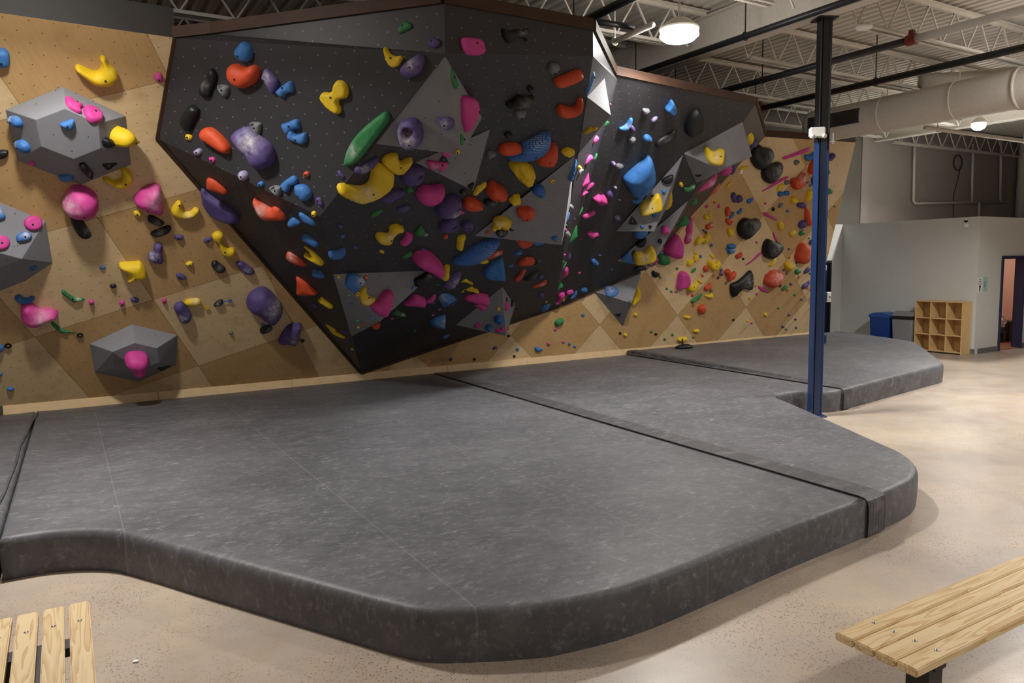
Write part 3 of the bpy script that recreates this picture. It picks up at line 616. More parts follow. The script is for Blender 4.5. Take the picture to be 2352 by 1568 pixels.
g|B||E 152 465 19 10 -20|
g|Y||E 448 582 19 10 15|
g|G|green slug hold|595,625 640,595 680,588 670,610 625,628|x
g|U||E 755 565 22 9 0|
g|U||E 830 965 24 14 -20|
g|G||E 863 827 14 7 0|
# lower left dark face
d|U|*long purple fin hold sticking out past the edge|285,0 300,80 350,155 420,205 500,235 570,235 572,180 530,120 430,60 340,0 320,-30 283,-40|x f=C h=.9 fl
c|O|*orange pod hold|360,1290 385,1278 430,1295 490,1345 512,1385 495,1397 420,1375 365,1350|x f=C
d|O|*orange bird-shaped hold|683,70 700,65 780,110 830,130 850,105 900,120 945,180 945,215 850,220 780,215 720,160|x c=760,140 h=1.1
d|B||958,240 985,210 1010,197 1065,235 1050,255 1000,275 965,265|x f=C
d|B|*upper blue lens hold|1045,165 1080,165 1150,210 1187,265 1160,265 1090,240 1055,200|x
d|B|lower blue lens hold|1063,355 1085,330 1110,325 1170,375 1202,415 1180,433 1110,400 1070,375|x
d|O|*orange grooved oval hold|945,510 955,470 990,472 1060,510 1110,575 1050,575 980,545|x c=1000,500
d|Y|*yellow V-shaped hold|1083,425 1100,415 1160,450 1210,500 1238,555 1225,578 1160,550 1090,505 1088,485 1145,510 1120,460|x
d|B|*blue scooped bucket hold|1148,630 1165,598 1205,605 1245,645 1250,670 1205,672 1155,655|x p=1185,605,22
d|O|*orange ribbed shell hold|1025,650 1050,652 1110,690 1160,745 1195,800 1040,798 1030,720|x
d|Y|yellow pointed pod hold|1190,845 1210,840 1215,812 1260,840 1310,890 1310,915 1290,915 1240,885 1200,860|x
d|U||E 1165 890 30 14 40|x
d|Y|*lowest yellow winged hold|1245,1025 1300,1045 1345,1080 1335,1095 1410,1140 1385,1145 1310,1110 1280,1070|x
d|U||E 1395 1095 25 12 20|x
d|U||E 1432 1172 22 12 35|x
d|U||E 1450 1250 22 12 35|x
d|Y||E 1463 1232 14 9 0|x
# narrow side face
n|Y|*yellow nobbly hold|445,130 500,90 520,65 560,80 620,65 632,95 590,115 530,130 480,160 450,160|x n
n|G|green blade hold just under the white lit volume|655,115 740,0 780,-5 765,25 670,115|x h=.5
n|P|uppermost pink hold|552,240 580,195 620,172 640,190 625,240 590,265 570,290 555,270|x
n|P|*pink forked hold|455,490 490,440 540,420 570,440 565,475 520,500 480,540 440,565 440,530|x
n|G|green petal hold|568,495 590,420 615,395 628,410 610,470 580,500|x
n|Y||E 390 582 28 28 0|x
n|S|grey hooked hold|370,660 380,620 420,600 455,610 440,640 410,645 410,690 375,695|x
n|P|*pale pink pointed triangular hold|385,865 410,780 450,720 485,615 515,650 525,740 525,800 470,830 410,860|x r
n|P|pink stick hold|445,890 470,860 550,790 580,780 588,805 540,850 470,895|x
n|P|short pink knuckle hold|430,960 430,920 470,900 505,890 505,915 460,935 440,968|x
n|B|upper pale blue sliver hold|350,475 358,520 340,640 310,760 300,760 318,640 333,550|x f=F
n|B|lower pale blue sliver hold|255,1155 272,1165 260,1230 220,1310 225,1240|x f=F
n|S|grey ball hold|E 280 1090 32 38 0|x f=F
n|G|*green leaf hold low on the narrow face|375,1225 395,1150 430,1085 447,1095 435,1140|x
n|U||E 330 1250 12 25 0|x
n|G|*big green faceted hold|268,1560 285,1400 340,1288 372,1345 372,1450 385,1475 350,1500|x r
n|S|dark grey ball hold|E 235 1440 37 48 0|x f=F
n|P||E 213 1383 19 22 0|x f=F
n|G||E 225 1328 14 12 0|x f=F
w|P|*pink lumpy hold at the lowest inner corner|115,1210 180,1140 200,1060 240,1000 320,975 325,1010 290,1100 240,1140 210,1200 150,1215|x n f=G
w|G|*green crystal hold low on the narrow face|155,940 175,830 195,740 250,735 300,845 250,890|x r f=F
w|P|*pink long-stemmed hold|230,700 270,600 300,500 380,470 400,500 380,600 310,640 250,705|x f=G
w|U|*purple kite-shaped hold|305,330 340,210 390,95 430,170 455,235 410,310 350,340|x r f=G
w|P||E 315 215 28 26 0|x f=F
w|G||E 293 358 22 26 0|x f=F
w|G|green sliver hold|270,500 300,420 365,350 340,420 290,510|x f=F
e|B|*pale blue oval hold beside the white lit volume|1885,770 1900,640 1925,580 1945,600 1940,660 1910,730|b=1935,632 h=.5 f=F
# right black panel
n|P|*bright pink star-shaped hold|580,990 620,965 655,940 680,955 720,945 750,990 745,1030 690,1055 640,1060 620,1035 590,1020|x n
n|P|*bright pink stick hold|438,1240 450,1205 540,1165 590,1140 602,1170 560,1205 500,1235 450,1252|x
n|P|*bright pink T-shaped hold|495,1445 540,1412 590,1435 645,1430 640,1455 590,1465 585,1495 560,1502 525,1475|x
n|L||E 890 1235 32 28 0|
n|U||E 835 540 32 30 0|c=840,520
n|S|grey fist hold|865,570 895,540 960,550 955,570 925,590 900,610 870,600|b=907,588
n|L||E 860 845 22 18 0|c=860,840
n|U|*purple hold in a splash of chalk|750,930 800,885 825,930 810,980 765,970|
n|L||E 912 1000 20 14 0|
s|B|*blue crescent hold high on the right black panel|415,1120 480,1100 570,1040 640,940 680,895 715,900 715,980 670,1080 600,1160 530,1185 430,1155|x c=620,1050
s|U||660,1120 700,1060 740,1080 770,1125 740,1205 670,1200|b=720,1148
s|S|upper grey thumb hold|940,720 960,685 1060,690 1110,700 1100,725 1060,770 990,830 945,800|b=1015,775
s|S|lower grey thumb hold|625,1370 650,1325 750,1335 792,1345 780,1370 720,1430 680,1465 630,1430|b=703,1415
s|B|*blue pebble hold|955,1370 1000,1290 1070,1275 1130,1310 1155,1360 1130,1410 1050,1420 970,1415|b=1062,1385
s|L|lilac chalked oval hold|1140,990 1150,930 1220,870 1285,870 1260,920 1190,985|x c=1190,950
s|B|*blue teardrop hold near the rim|1455,700 1530,600 1605,490 1650,560 1680,690 1650,760 1570,805 1500,750|b=1610,635 fl
s|K|*black leaf-shaped hold|1905,1150 1930,1020 2010,870 2120,750 2225,690 2270,800 2300,950 2290,1080 2220,1190 2080,1280 1960,1290|x h=.7 fl
s|K|*long black ledge hold with chalk|1230,1500 1300,1410 1450,1310 1600,1230 1690,1170 1720,1165 1690,1240 1600,1350 1450,1450 1280,1555|x c=1480,1390
s|P||E 212 583 20 27 0|x
r|B|*biggest blue sail-shaped hold|265,465 290,430 400,330 500,245 550,202 580,230 605,330 612,440 570,520 500,600 420,640 360,640 340,590 280,510|b=460,493 h=.85
r|B|blue jug under the biggest blue hold|350,690 400,685 450,640 490,615 490,650 460,700 410,728 370,720|x f=G
r|K|black half-moon hold|680,465 720,430 805,398 818,420 810,470 770,505 720,500|x
r|B||E 708 590 24 24 0|
r|B||E 605 855 29 29 0|
r|B||E 465 982 22 16 0|
r|Y|*upper yellow saddle hold with white chalk|437,800 440,740 480,690 550,680 590,650 630,617 660,625 690,700 698,770 680,800 590,830 500,855 450,840|c=550,740 b=577,748 fl
r|Y|*yellow fin hold in profile|700,798 715,720 750,620 790,545 802,640 795,710 770,755 720,790|x f=G
r|K||E 585 635 22 12 0|x
r|K|black diamond-shaped chip hold|535,980 555,962 575,980 555,1000|x
r|B|blue hold under the upper grey wedge volume|375,1080 400,1045 530,1020 500,1075 430,1118 390,1105|x f=G
r|K|black half-moon hold below the upper grey wedge|395,1190 430,1150 490,1105 515,1120 510,1170 480,1210 440,1222|x
r|P|*pale pink cube hold|680,1030 690,985 730,975 770,1000 775,1040 745,1070 690,1060|b=738,1030
r|K||E 668 1147 26 26 0|x
r|Y|*lower yellow saddle hold with white chalk|368,1300 400,1275 480,1265 520,1230 560,1203 600,1230 627,1310 610,1360 540,1390 420,1412 385,1400 372,1350|c=490,1310 b=500,1320 fl
r|B|*blue fan-shaped hold|232,1335 310,1270 345,1300 375,1350 350,1398 270,1380|x h=.5 fl
r|S||E 552 1412 25 24 0|
r|P|pink hold peeking out at the wedge's lower tip|570,1440 600,1370 635,1325 650,1350 630,1400 590,1425|x f=G
r|K|black slab hold under the lower grey wedge|350,1420 400,1430 500,1435 510,1465 440,1480 370,1475|x f=G
r|Y||E 907 510 22 26 0|
r|G|*green crescent hold|935,575 950,545 1000,545 1060,505 1060,530 1010,575 960,592|x c=1040,535
w|B|blue bowl hold|630,915 660,880 715,858 775,890 775,940 740,970 670,965 635,940|b=705,945
w|B|*blue arc hold|385,1095 440,1080 500,1000 520,910 550,905 575,960 560,1030 500,1095 430,1112|x
w|P|small pink star hold with a yellow tag|355,1000 375,960 430,930 490,925 500,970 450,1000 400,1025 370,1030|x n t=305,1127,28,Y
w|P||E 617 583 34 17 -30|x
v|B|*blue clenched hold|143,175 165,130 205,118 240,150 270,160 265,205 225,220 180,215|x
v|B||E 510 295 30 23 -30|
v|U||E 297 52 30 18 0|
# brown return strip
m|P|*pink swoosh hold|1120,440 1180,330 1280,220 1360,160 1420,165 1500,80 1630,-40 1610,100 1590,180 1500,270 1380,340 1250,390|x c=1480,190 f=H h=.7
m|O|orange chalked fin hold|1420,480 1450,400 1550,330 1620,240 1695,170 1705,250 1660,350 1600,420 1520,460|x c=1600,290 f=H h=.7
m|G|green cap hold|1015,690 1060,590 1120,520 1170,545 1195,610 1160,660 1070,690|x f=H
m|G|*big green bowl-shaped hold|700,1170 770,1020 850,880 900,880 970,950 1000,1050 950,1120 850,1160|x f=H
m|O||E 1125 845 28 22 0|x f=H
m|O||E 645 1245 18 22 0|x f=H
m|U||E 1170 690 26 22 0|x f=H
y|P|*pink rounded hold under the big grey volume|615,1400 640,1320 680,1260 740,1245 775,1290 775,1360 720,1430 640,1450|x f=H
y|U|purple hold beside the pink rounded hold|760,1420 790,1280 840,1280 845,1350 790,1440|x f=H
y|O||750,1245 840,1215 850,1245 760,1265|x f=H
y|P||850,1250 880,1215 935,1205 870,1265|x f=H
y|Y|*yellow half-hidden hold behind the big grey volume|960,740 985,750 1060,790 1110,840 1115,880 1090,960 1050,1000 1000,900|x f=H h=.7
y|U|purple hold touching the top black hold|1060,1010 1130,890 1170,900 1170,980 1120,1030 1070,1040|x f=H
y|Y|*yellow chalked heart hold|375,1035 420,1025 480,1075 540,1085 590,1055 660,1055 680,1090 670,1220 640,1300 580,1312 480,1290 430,1240 400,1150|b=600,1165 c=530,1180 h=.8 fl
# right plywood wall
y|K|*topmost big black hold|1085,1150 1100,1040 1140,1000 1200,990 1260,1030 1370,1050 1408,1110 1400,1200 1330,1300 1260,1360 1190,1368 1120,1290 1090,1210|x c=1340,1160 h=.72
y|K|*second big black hold from the top|1250,1400 1280,1330 1340,1310 1430,1270 1500,1255 1535,1270 1545,1340 1520,1430 1450,1530 1370,1580 1300,1550 1260,1490|x c=1430,1390 h=.72
y|P|*upper long pink bar hold|1545,1190 1570,1180 1950,1035 1960,1045 1920,1100 1600,1215 1565,1215|b=1765,1122 h=.8 fl
y|S||1728,1260 1740,1230 1800,1230 1800,1260 1760,1303 1740,1300|
y|Y||E 1860 1222 18 20 0|
y|B|*blue bow hold|1885,1160 1895,1140 1960,1150 2030,1100 2038,1160 2010,1210 1920,1240 1890,1200|b=2010,1180
y|Y|yellow stub hold|905,1350 960,1320 1035,1330 1030,1350 960,1370 915,1370|x
k|U|purple hold right of the blue steel column|1440,430 1460,370 1530,335 1552,350 1545,400 1490,455 1450,445|x
k|O|*orange hold half hidden by the column|1170,610 1180,540 1220,460 1265,432 1330,440 1330,640 1190,657|x
k|G|upper green hold right of the blue column|1400,690 1430,590 1460,585 1477,610 1470,650 1430,685|x
k|G|lower green hold right of the blue column|1400,940 1420,880 1460,865 1500,880 1498,930 1460,955|x
k|O|*orange guitar-pick hold|900,770 920,720 1000,700 1060,640 1085,625 1095,660 1080,770 1040,840 960,883 920,850|b=1050,802 c=1030,720 fl
k|S||800,780 810,745 865,745 870,770 840,815 805,810|
k|P|*second long pink bar hold|460,905 550,850 680,750 830,685 855,700 760,760 600,850 470,915|b=668,793 fl
k|Y|*yellow tongue hold|685,910 690,850 730,800 780,795 795,815 750,860 700,920|b=735,845
k|B|left one of two touching blue holds|700,965 715,915 780,920 785,965 750,985 710,985|
k|B|right one of two touching blue holds|790,940 800,910 860,905 866,950 830,975 795,965|b=830,938
k|B||E 1140 778 26 16 0|
k|B||E 1187 827 22 16 0|
k|U|purple hold half hidden by the blue column|1215,760 1225,700 1260,685 1330,690 1330,830 1240,830|x
k|Y|*yellow ribbed fang hold|1105,1050 1140,980 1155,910 1200,900 1245,930 1240,1010 1170,1045 1120,1068|b=1217,973
k|Y|*yellow block hold|893,1080 900,1010 950,1000 985,1015 980,1075 930,1095|b=962,1028
k|U|*purple double-lobed hold|985,1120 1010,1090 1080,1080 1115,1095 1100,1140 1070,1168 1000,1145|
k|S||705,1130 720,1095 775,1090 770,1120 735,1160 710,1155|
k|K||E 628 1180 22 32 10|x
k|B||E 847 1207 22 20 0|
k|P||E 508 1092 18 18 0|
k|O|*tall red-orange cone hold|1105,1300 1105,1230 1122,1140 1160,1220 1200,1350 1235,1375 1230,1400 1170,1430 1130,1420|x
k|U|purple lump hold at the foot of the orange cone|1010,1410 1050,1360 1115,1345 1125,1380 1100,1440 1055,1475 1015,1445|
k|G||E 1552 1138 15 14 0|
k|P|*third long pink bar hold|468,1235 490,1222 600,1270 683,1330 670,1348 600,1320 500,1270|b=588,1280 fl
k|Y|yellow angular hold|695,1410 715,1365 745,1360 775,1410 765,1450 730,1495 705,1450|
k|B|*blue wave hold|240,1040 320,1008 320,1050 270,1097 240,1085|
m|Y|yellow-olive stub hold|1850,300 1870,230 1970,160 1980,190 1940,250 1860,312|b=1947,242
k|K|*big black hold shaped like an apple|105,1460 130,1380 200,1318 260,1320 330,1335 400,1320 430,1360 420,1450 350,1530 280,1600 210,1640 140,1590 110,1530|x c=330,1440 h=.72
m|O||E 1577 638 28 26 0|
m|P||E 1410 728 40 33 -30|
m|P||E 1680 720 28 44 10|
m|U|left one of two joined purple block holds|1960,470 2010,405 2050,420 2060,470 2080,560 2020,650 1970,560|b=2035,545
m|U|right one of two joined purple block holds|2080,510 2170,465 2215,575 2110,655 2080,600|b=2157,550
m|O|orange rectangular hold|1825,830 1840,760 1910,740 1945,880 1930,920 1845,948|b=1918,858
m|B|blue comma hold|1905,970 1960,900 1975,850 2020,845 2028,900 1980,985 1920,1000|b=1990,918
m|O|orange bow-tie hold|1828,1060 1860,990 1910,1010 1975,1045 1970,1090 1915,1152 1870,1110|b=1937,1075
m|B|blue kidney hold|2080,860 2100,830 2150,810 2170,755 2205,770 2195,840 2140,905 2090,895|b=2157,840
m|Y|*yellow shield hold|1870,1260 1895,1200 1950,1240 2000,1240 2000,1350 1930,1405 1890,1340|x
l|Y|yellow chalky nugget hold|868,105 890,75 950,45 955,110 915,155 880,135|c=930,70
l|G|*green scarab hold|1015,110 1040,70 1095,60 1100,95 1060,138 1025,130|
l|G||E 1163 180 17 13 0|
l|G||E 1413 117 15 15 0|
l|U|purple hold at the column's left side|1170,250 1190,210 1235,195 1260,250 1190,280|
l|O|*big orange potato-shaped hold|975,470 990,390 1030,290 1080,248 1130,265 1175,340 1180,430 1140,510 1080,563 1010,545|x c=1160,380
l|P|*short pink bar hold|625,120 630,75 660,140 695,220 680,232 650,190|b=660,163 fl
l|K|*big black hold below the short pink bar|480,330 500,250 550,192 600,205 650,235 730,245 750,290 720,370 650,450 570,490 510,460 485,400|x c=640,300 fl h=.72
l|P||E 378 238 20 16 0|
l|O|orange slipper hold|62,440 90,420 150,385 168,395 160,440 105,488 70,470|
l|K||E 177 488 16 20 0|x
l|P|*fourth long pink bar hold|210,575 300,510 400,410 470,370 470,390 360,490 240,575|x fl
l|Y|*yellow chalked hook hold|558,590 600,540 620,490 665,460 668,530 630,580 580,605|c=640,515
l|O||E 868 470 24 13 -45|
l|U||E 866 338 20 16 0|
l|Y||E 972 412 12 12 0|
l|U||E 976 545 16 16 0|
l|Y|*yellow wheel hold with a chalk top|808,600 815,545 840,532 942,532 938,600 900,650 850,660 815,635|c=890,555 x t=830,708,17,U
l|U||E 787 655 17 16 0|
l|O|*big orange egg hold with a white chalk cap|505,830 530,770 600,680 680,660 750,680 770,720 740,800 680,890 620,922 560,905 515,870|x c=650,735 t=732,890,20,K
l|P||E 522 728 18 18 0|
l|G|*green beetle hold|952,690 970,650 1030,635 1040,670 1000,715 960,710|t=1008,765,18,O
l|U|purple oblong hold|1088,700 1110,650 1170,605 1185,640 1150,690 1100,710|
l|G||E 1182 703 16 15 0|
l|U|*purple notched claw hold|1055,930 1080,870 1130,850 1175,808 1180,840 1140,890 1120,920 1075,940|t=1140,930,17,O
l|O||E 1195 950 18 20 0|
l|U||E 893 862 18 18 0|
l|G|*green cushion hold|752,940 790,900 830,873 838,910 800,950 760,958|t=842,965,18,O
l|K|*black dumbbell-shaped hold|-10,940 0,870 100,820 200,740 270,670 305,672 325,750 325,860 300,950 270,958 190,940 130,970 60,1050 10,1050|x c=230,830 t=155,1002,18,Y h=.72
l|P|*lowest pink bar hold|400,885 440,900 530,955 578,990 540,995 430,950|b=490,950 t=370,887,18,Y fl
l|P||E 380 1010 18 16 0|
l|Y||E 270 1070 17 21 0|
l|G||E 950 1025 19 17 0|
l|U||E 1052 1093 18 16 0|
l|U||E 1203 1200 14 14 0|
l|G||E 708 1222 18 14 0|
l|Y||E 513 1325 22 30 0|
l|U||E 866 1325 20 18 0|
l|U||E 966 1392 18 15 0|
l|U||E 775 1502 20 20 0|
l|U||E 972 1516 16 15 0|
l|G||E 825 1540 18 13 0|
l|K||E 31 1400 18 16 0|x
l|Y||E 246 1414 15 16 0|
l|P||E 305 1447 16 15 0|
l|O||E 1222 350 18 20 0|
j|Y|*upper yellow U-shaped hold|1030,110 1040,75 1065,85 1080,105 1110,90 1115,40 1138,40 1138,95 1120,150 1070,168 1040,145|b=1095,110 fl
j|O|*orange kidney bean hold|1048,270 1065,240 1110,225 1140,190 1165,215 1160,260 1110,300 1070,312|b=1138,265 c=1130,230
j|U||1000,310 1020,303 1045,330 1030,345 1005,330|x t=1055,352,20,K
j|Y|*yellow butterfly hold|895,530 905,470 960,405 1000,425 1015,440 1040,430 1060,380 1110,370 1110,420 1075,490 1045,527 1020,515 1005,485 960,520 910,545|b=1023,468 fl
j|B||E 1140 543 22 25 0|
j|B|upper of two stacked blue block holds|1383,530 1495,530 1495,580 1480,590 1390,585|x
j|B|lower of two stacked blue block holds|1385,600 1490,590 1490,620 1460,660 1400,675|b=1445,628 c=1450,600 t=1368,595,18,B
j|P|*tall pink column hold dusted with chalk|735,500 745,440 770,370 760,320 780,250 790,170 820,135 855,150 855,240 850,330 840,400 830,480 790,522 745,520|x c=800,400
j|P|*biggest pink egg-shaped hold|445,650 460,580 540,450 600,380 640,390 670,450 695,530 700,650 690,710 640,748 560,730 470,690|b=640,615 h=1.2
j|G|*dark green bowl hold|335,720 350,690 410,670 470,700 508,770 500,820 430,845 370,835 345,810|b=447,770
j|B|small blue hold behind the dark green bowl hold|340,690 390,625 398,660 360,690|x f=W2
j|Y||875,640 900,635 938,665 910,680 880,665|x
j|Y|*yellow dumbbell hold|768,830 785,765 830,752 870,770 880,700 930,680 942,720 920,780 870,790 840,830 810,865 780,850|b=872,775 fl
j|B||E 975 710 22 24 0|
j|Y||1110,685 1150,680 1190,710 1185,742 1140,730|x
j|Y|*middle yellow U-shaped hold|1085,830 1095,770 1130,752 1150,790 1180,815 1215,790 1235,757 1260,790 1255,850 1210,910 1160,922 1110,890|b=1180,843 t=1172,997,18,O fl
j|O|orange thimble hold|1015,900 1030,860 1075,852 1090,900 1055,950 1025,930|
j|G||E 622 893 18 20 0|
j|G|green leaf hold|830,945 860,905 912,880 900,920 850,957|
j|K|*black cup hold|245,950 260,925 300,940 362,970 345,1005 300,1030 260,1010|x t=370,1027,20,G
j|P|*pink arch-topped hold|625,1195 640,1080 660,970 710,935 770,955 803,1020 800,1110 760,1170 690,1195 640,1205|b=762,1098 fl
j|Y|*lower yellow U-shaped hold|765,1190 810,1120 850,1145 890,1115 920,1075 930,1110 910,1190 870,1235 810,1235|b=852,1158 t=786,1275,18,O fl
j|Y||922,1060 945,1050 1000,1095 1000,1125 940,1090|x
j|O||E 1005 1000 18 22 0|
j|U||E 1285 975 28 25 0|x t=1237,1030,20,K
j|B||E 1285 917 20 20 0|
j|O|*orange heart hold with a green tag|1338,960 1350,915 1390,900 1420,915 1440,970 1470,940 1500,935 1500,980 1460,1050 1400,1085 1380,1060 1378,1020|b=1450,1012 t=1357,1110,20,G
j|O|*orange bean hold with a green tag|1030,1190 1050,1155 1090,1135 1105,1103 1130,1120 1132,1170 1100,1215 1050,1225|b=1100,1190 t=1138,1228,20,G
j|G||E 469 1195 17 17 0|
j|G||E 537 1238 17 18 0|
j|P||E 611 1242 15 16 0|
j|O||E 853 1292 22 20 0|
j|G|*long green cucumber hold|830,1380 870,1350 950,1290 1000,1270 990,1310 920,1380 860,1415 835,1405|b=920,1340 t=865,1447,19,O
j|Y|*yellow anvil hold|1040,1305 1060,1290 1110,1285 1155,1260 1160,1310 1130,1348 1090,1335|x
j|O|*lowest orange drop-shaped hold|940,1530 950,1470 1000,1435 1045,1440 1050,1490 1020,1560 980,1580|b=1018,1508
i|Y|*yellow ledge hold|378,1305 385,1292 420,1295 430,1305 405,1315|x
i|Y||442,1400 450,1387 480,1383 483,1398 465,1407|x
i|Y|*lowest yellow ledge hold|337,1450 350,1440 400,1435 400,1450 380,1468 345,1465|x
v|Y||E 940 1118 33 35 0|
i|G||E 162 1399 8 9 0|
i|K||E 194 1415 9 8 0|x
i|G||E 253 1449 8 8 0|
i|G||E 305 1418 8 7 0|
i|G||E 443 1436 8 6 0|
g|G|*green slab hold|1747,1120 1760,1095 1805,1078 1812,1110 1790,1135 1760,1140|b=1785,1113
g|P||E 1750 1165 12 9 0|
g|P||E 1700 1272 13 12 0|
g|P||E 1811 1258 11 9 0|
g|B||E 1467 1313 13 12 0|
g|B||E 1856 1274 10 10 0|
g|B||E 1897 1293 10 9 0|
g|B|*blue blunt cone hold|1597,1310 1610,1293 1655,1315 1650,1325 1610,1332|b=1643,1318
g|U||E 1298 1303 18 11 -20|
g|U||E 966 1388 16 12 -30|
g|K||E 1145 1388 11 10 0|x
g|K||E 1442 1365 9 9 0|x
g|K||E 1400 1214 12 9 -20|x f=W2
v|K||E 663 1450 23 23 0|x
v|Y||E 757 1485 32 36 0|
w|B||E 692 1425 32 28 0|x
v|B|*blue slab hold on the lowest grey volume|388,605 480,600 560,625 625,660 635,700 600,765 540,795 450,790 405,750|b=518,663 c=470,660 h=.3 fl
v|S||E 838 880 32 27 0|x
v|Y|*yellow fin hold behind the lowest grey volume|855,970 880,850 970,615 1010,670 1030,750 1010,850 940,920|x f=W2
"""
# ------------------------------------------------------------------ climbing holds
CROPS = dict(a=(0, 0, 3.267), b=(0, 400, 2.8), c=(360, 0, 3.136), d=(380, 440, 3.408), e=(820, 0, 3.563), g=(740, 400, 3.267), i=(1440, 280, 2.904), j=(1460, 480, 6.533),
             k=(1680, 300, 6.532), l=(1680, 520, 6.533), m=(1480, 400, 9.8), n=(1260, 280, 5.6), o=(1000, 540, 6.533), p=(740, 600, 7.84), q=(1000, 380, 7.127), r=(1380, 320, 4.9),
             s=(1380, 180, 9.8), t=(820, 320, 6.534), u=(0, 560, 4.611), v=(1340, 580, 7.838), w=(1260, 560, 8.7125), y=(1560, 180, 6.533), z=(0, 0, 1))
def hit_face(px, py):
    v = ray(px, py); best = None
    for key, tris in FACES.items():
        for a, b, c, n in tris:
            dn = v.dot(n)
            if dn > -1e-6: continue
            t = (a-CAM).dot(n)/dn
            if t <= 0 or (best and t >= best[0]): continue
            p = CAM+v*t; ab, ac, ap = b-a, c-a, p-a
            d00, d01, d11, d20, d21 = ab.dot(ab), ab.dot(ac), ac.dot(ac), ap.dot(ab), ap.dot(ac); den = d00*d11-d01*d01
            if abs(den) < 1e-12: continue
            y = (d11*d20-d01*d21)/den; z = (d00*d21-d01*d20)/den
            if min(y, z, 1-y-z) > -1e-4: best = (t, key)
    return best[1] if best else None
def smooth_loop(P, n):
    m = len(P); out = []
    for i in range(m):
        p0, p1, p2, p3 = P[i-1], P[i], P[(i+1) % m], P[(i+2) % m]
        for k in range(4):
            t = k/4; t2 = t*t; t3 = t2*t
            out.append(tuple(.5*((2*p1[j])+(-p0[j]+p2[j])*t+(2*p0[j]-5*p1[j]+4*p2[j]-p3[j])*t2+(-p0[j]+3*p1[j]-3*p2[j]+p3[j])*t3) for j in (0, 1)))
    # even resample
    L = [0]
    for a, b in zip(out, out[1:]+out[:1]): L.append(L[-1]+math.hypot(b[0]-a[0], b[1]-a[1]))
    tot = L[-1]; res = []; j = 0; cl = out+out[:1]
    for i in range(n):
        s = tot*i/n
        while L[j+1] < s: j += 1
        f = (s-L[j])/max(1e-9, L[j+1]-L[j]); res.append((cl[j][0]+(cl[j+1][0]-cl[j][0])*f, cl[j][1]+(cl[j+1][1]-cl[j][1])*f))
    return res
def seg_dist(x, y, poly):
    d = 1e18
    for i in range(len(poly)):
        ax, ay = poly[i-1]; bx, by = poly[i]; dx, dy = bx-ax, by-ay; q = dx*dx+dy*dy
        t = 0 if q == 0 else max(0, min(1, ((x-ax)*dx+(y-ay)*dy)/q)); e = (x-ax-t*dx)**2+(y-ay-t*dy)**2
        if e < d: d = e
    return math.sqrt(d)
def inside(x, y, poly):
    r = False
    for i in range(len(poly)):
        ax, ay = poly[i-1]; bx, by = poly[i]
        if (ay > y) != (by > y) and x < (bx-ax)*(y-ay)/(by-ay)+ax: r = not r
    return r
def poly_area(P): return abs(sum(P[i-1][0]*P[i][1]-P[i][0]*P[i-1][1] for i in range(len(P))))/2
bolt_me = None
HOLDS = []
def cross(par, n_, x_, y_, r, up):
    b = bmesh.new(); bar(b, -x_*r+n_*up, x_*r+n_*up, r*.34, .003, n_); bar(b, -y_*r+n_*up, y_*r+n_*up, r*.34, .003, n_)
    from_bm('cross_mark', b, MWHITE, par)
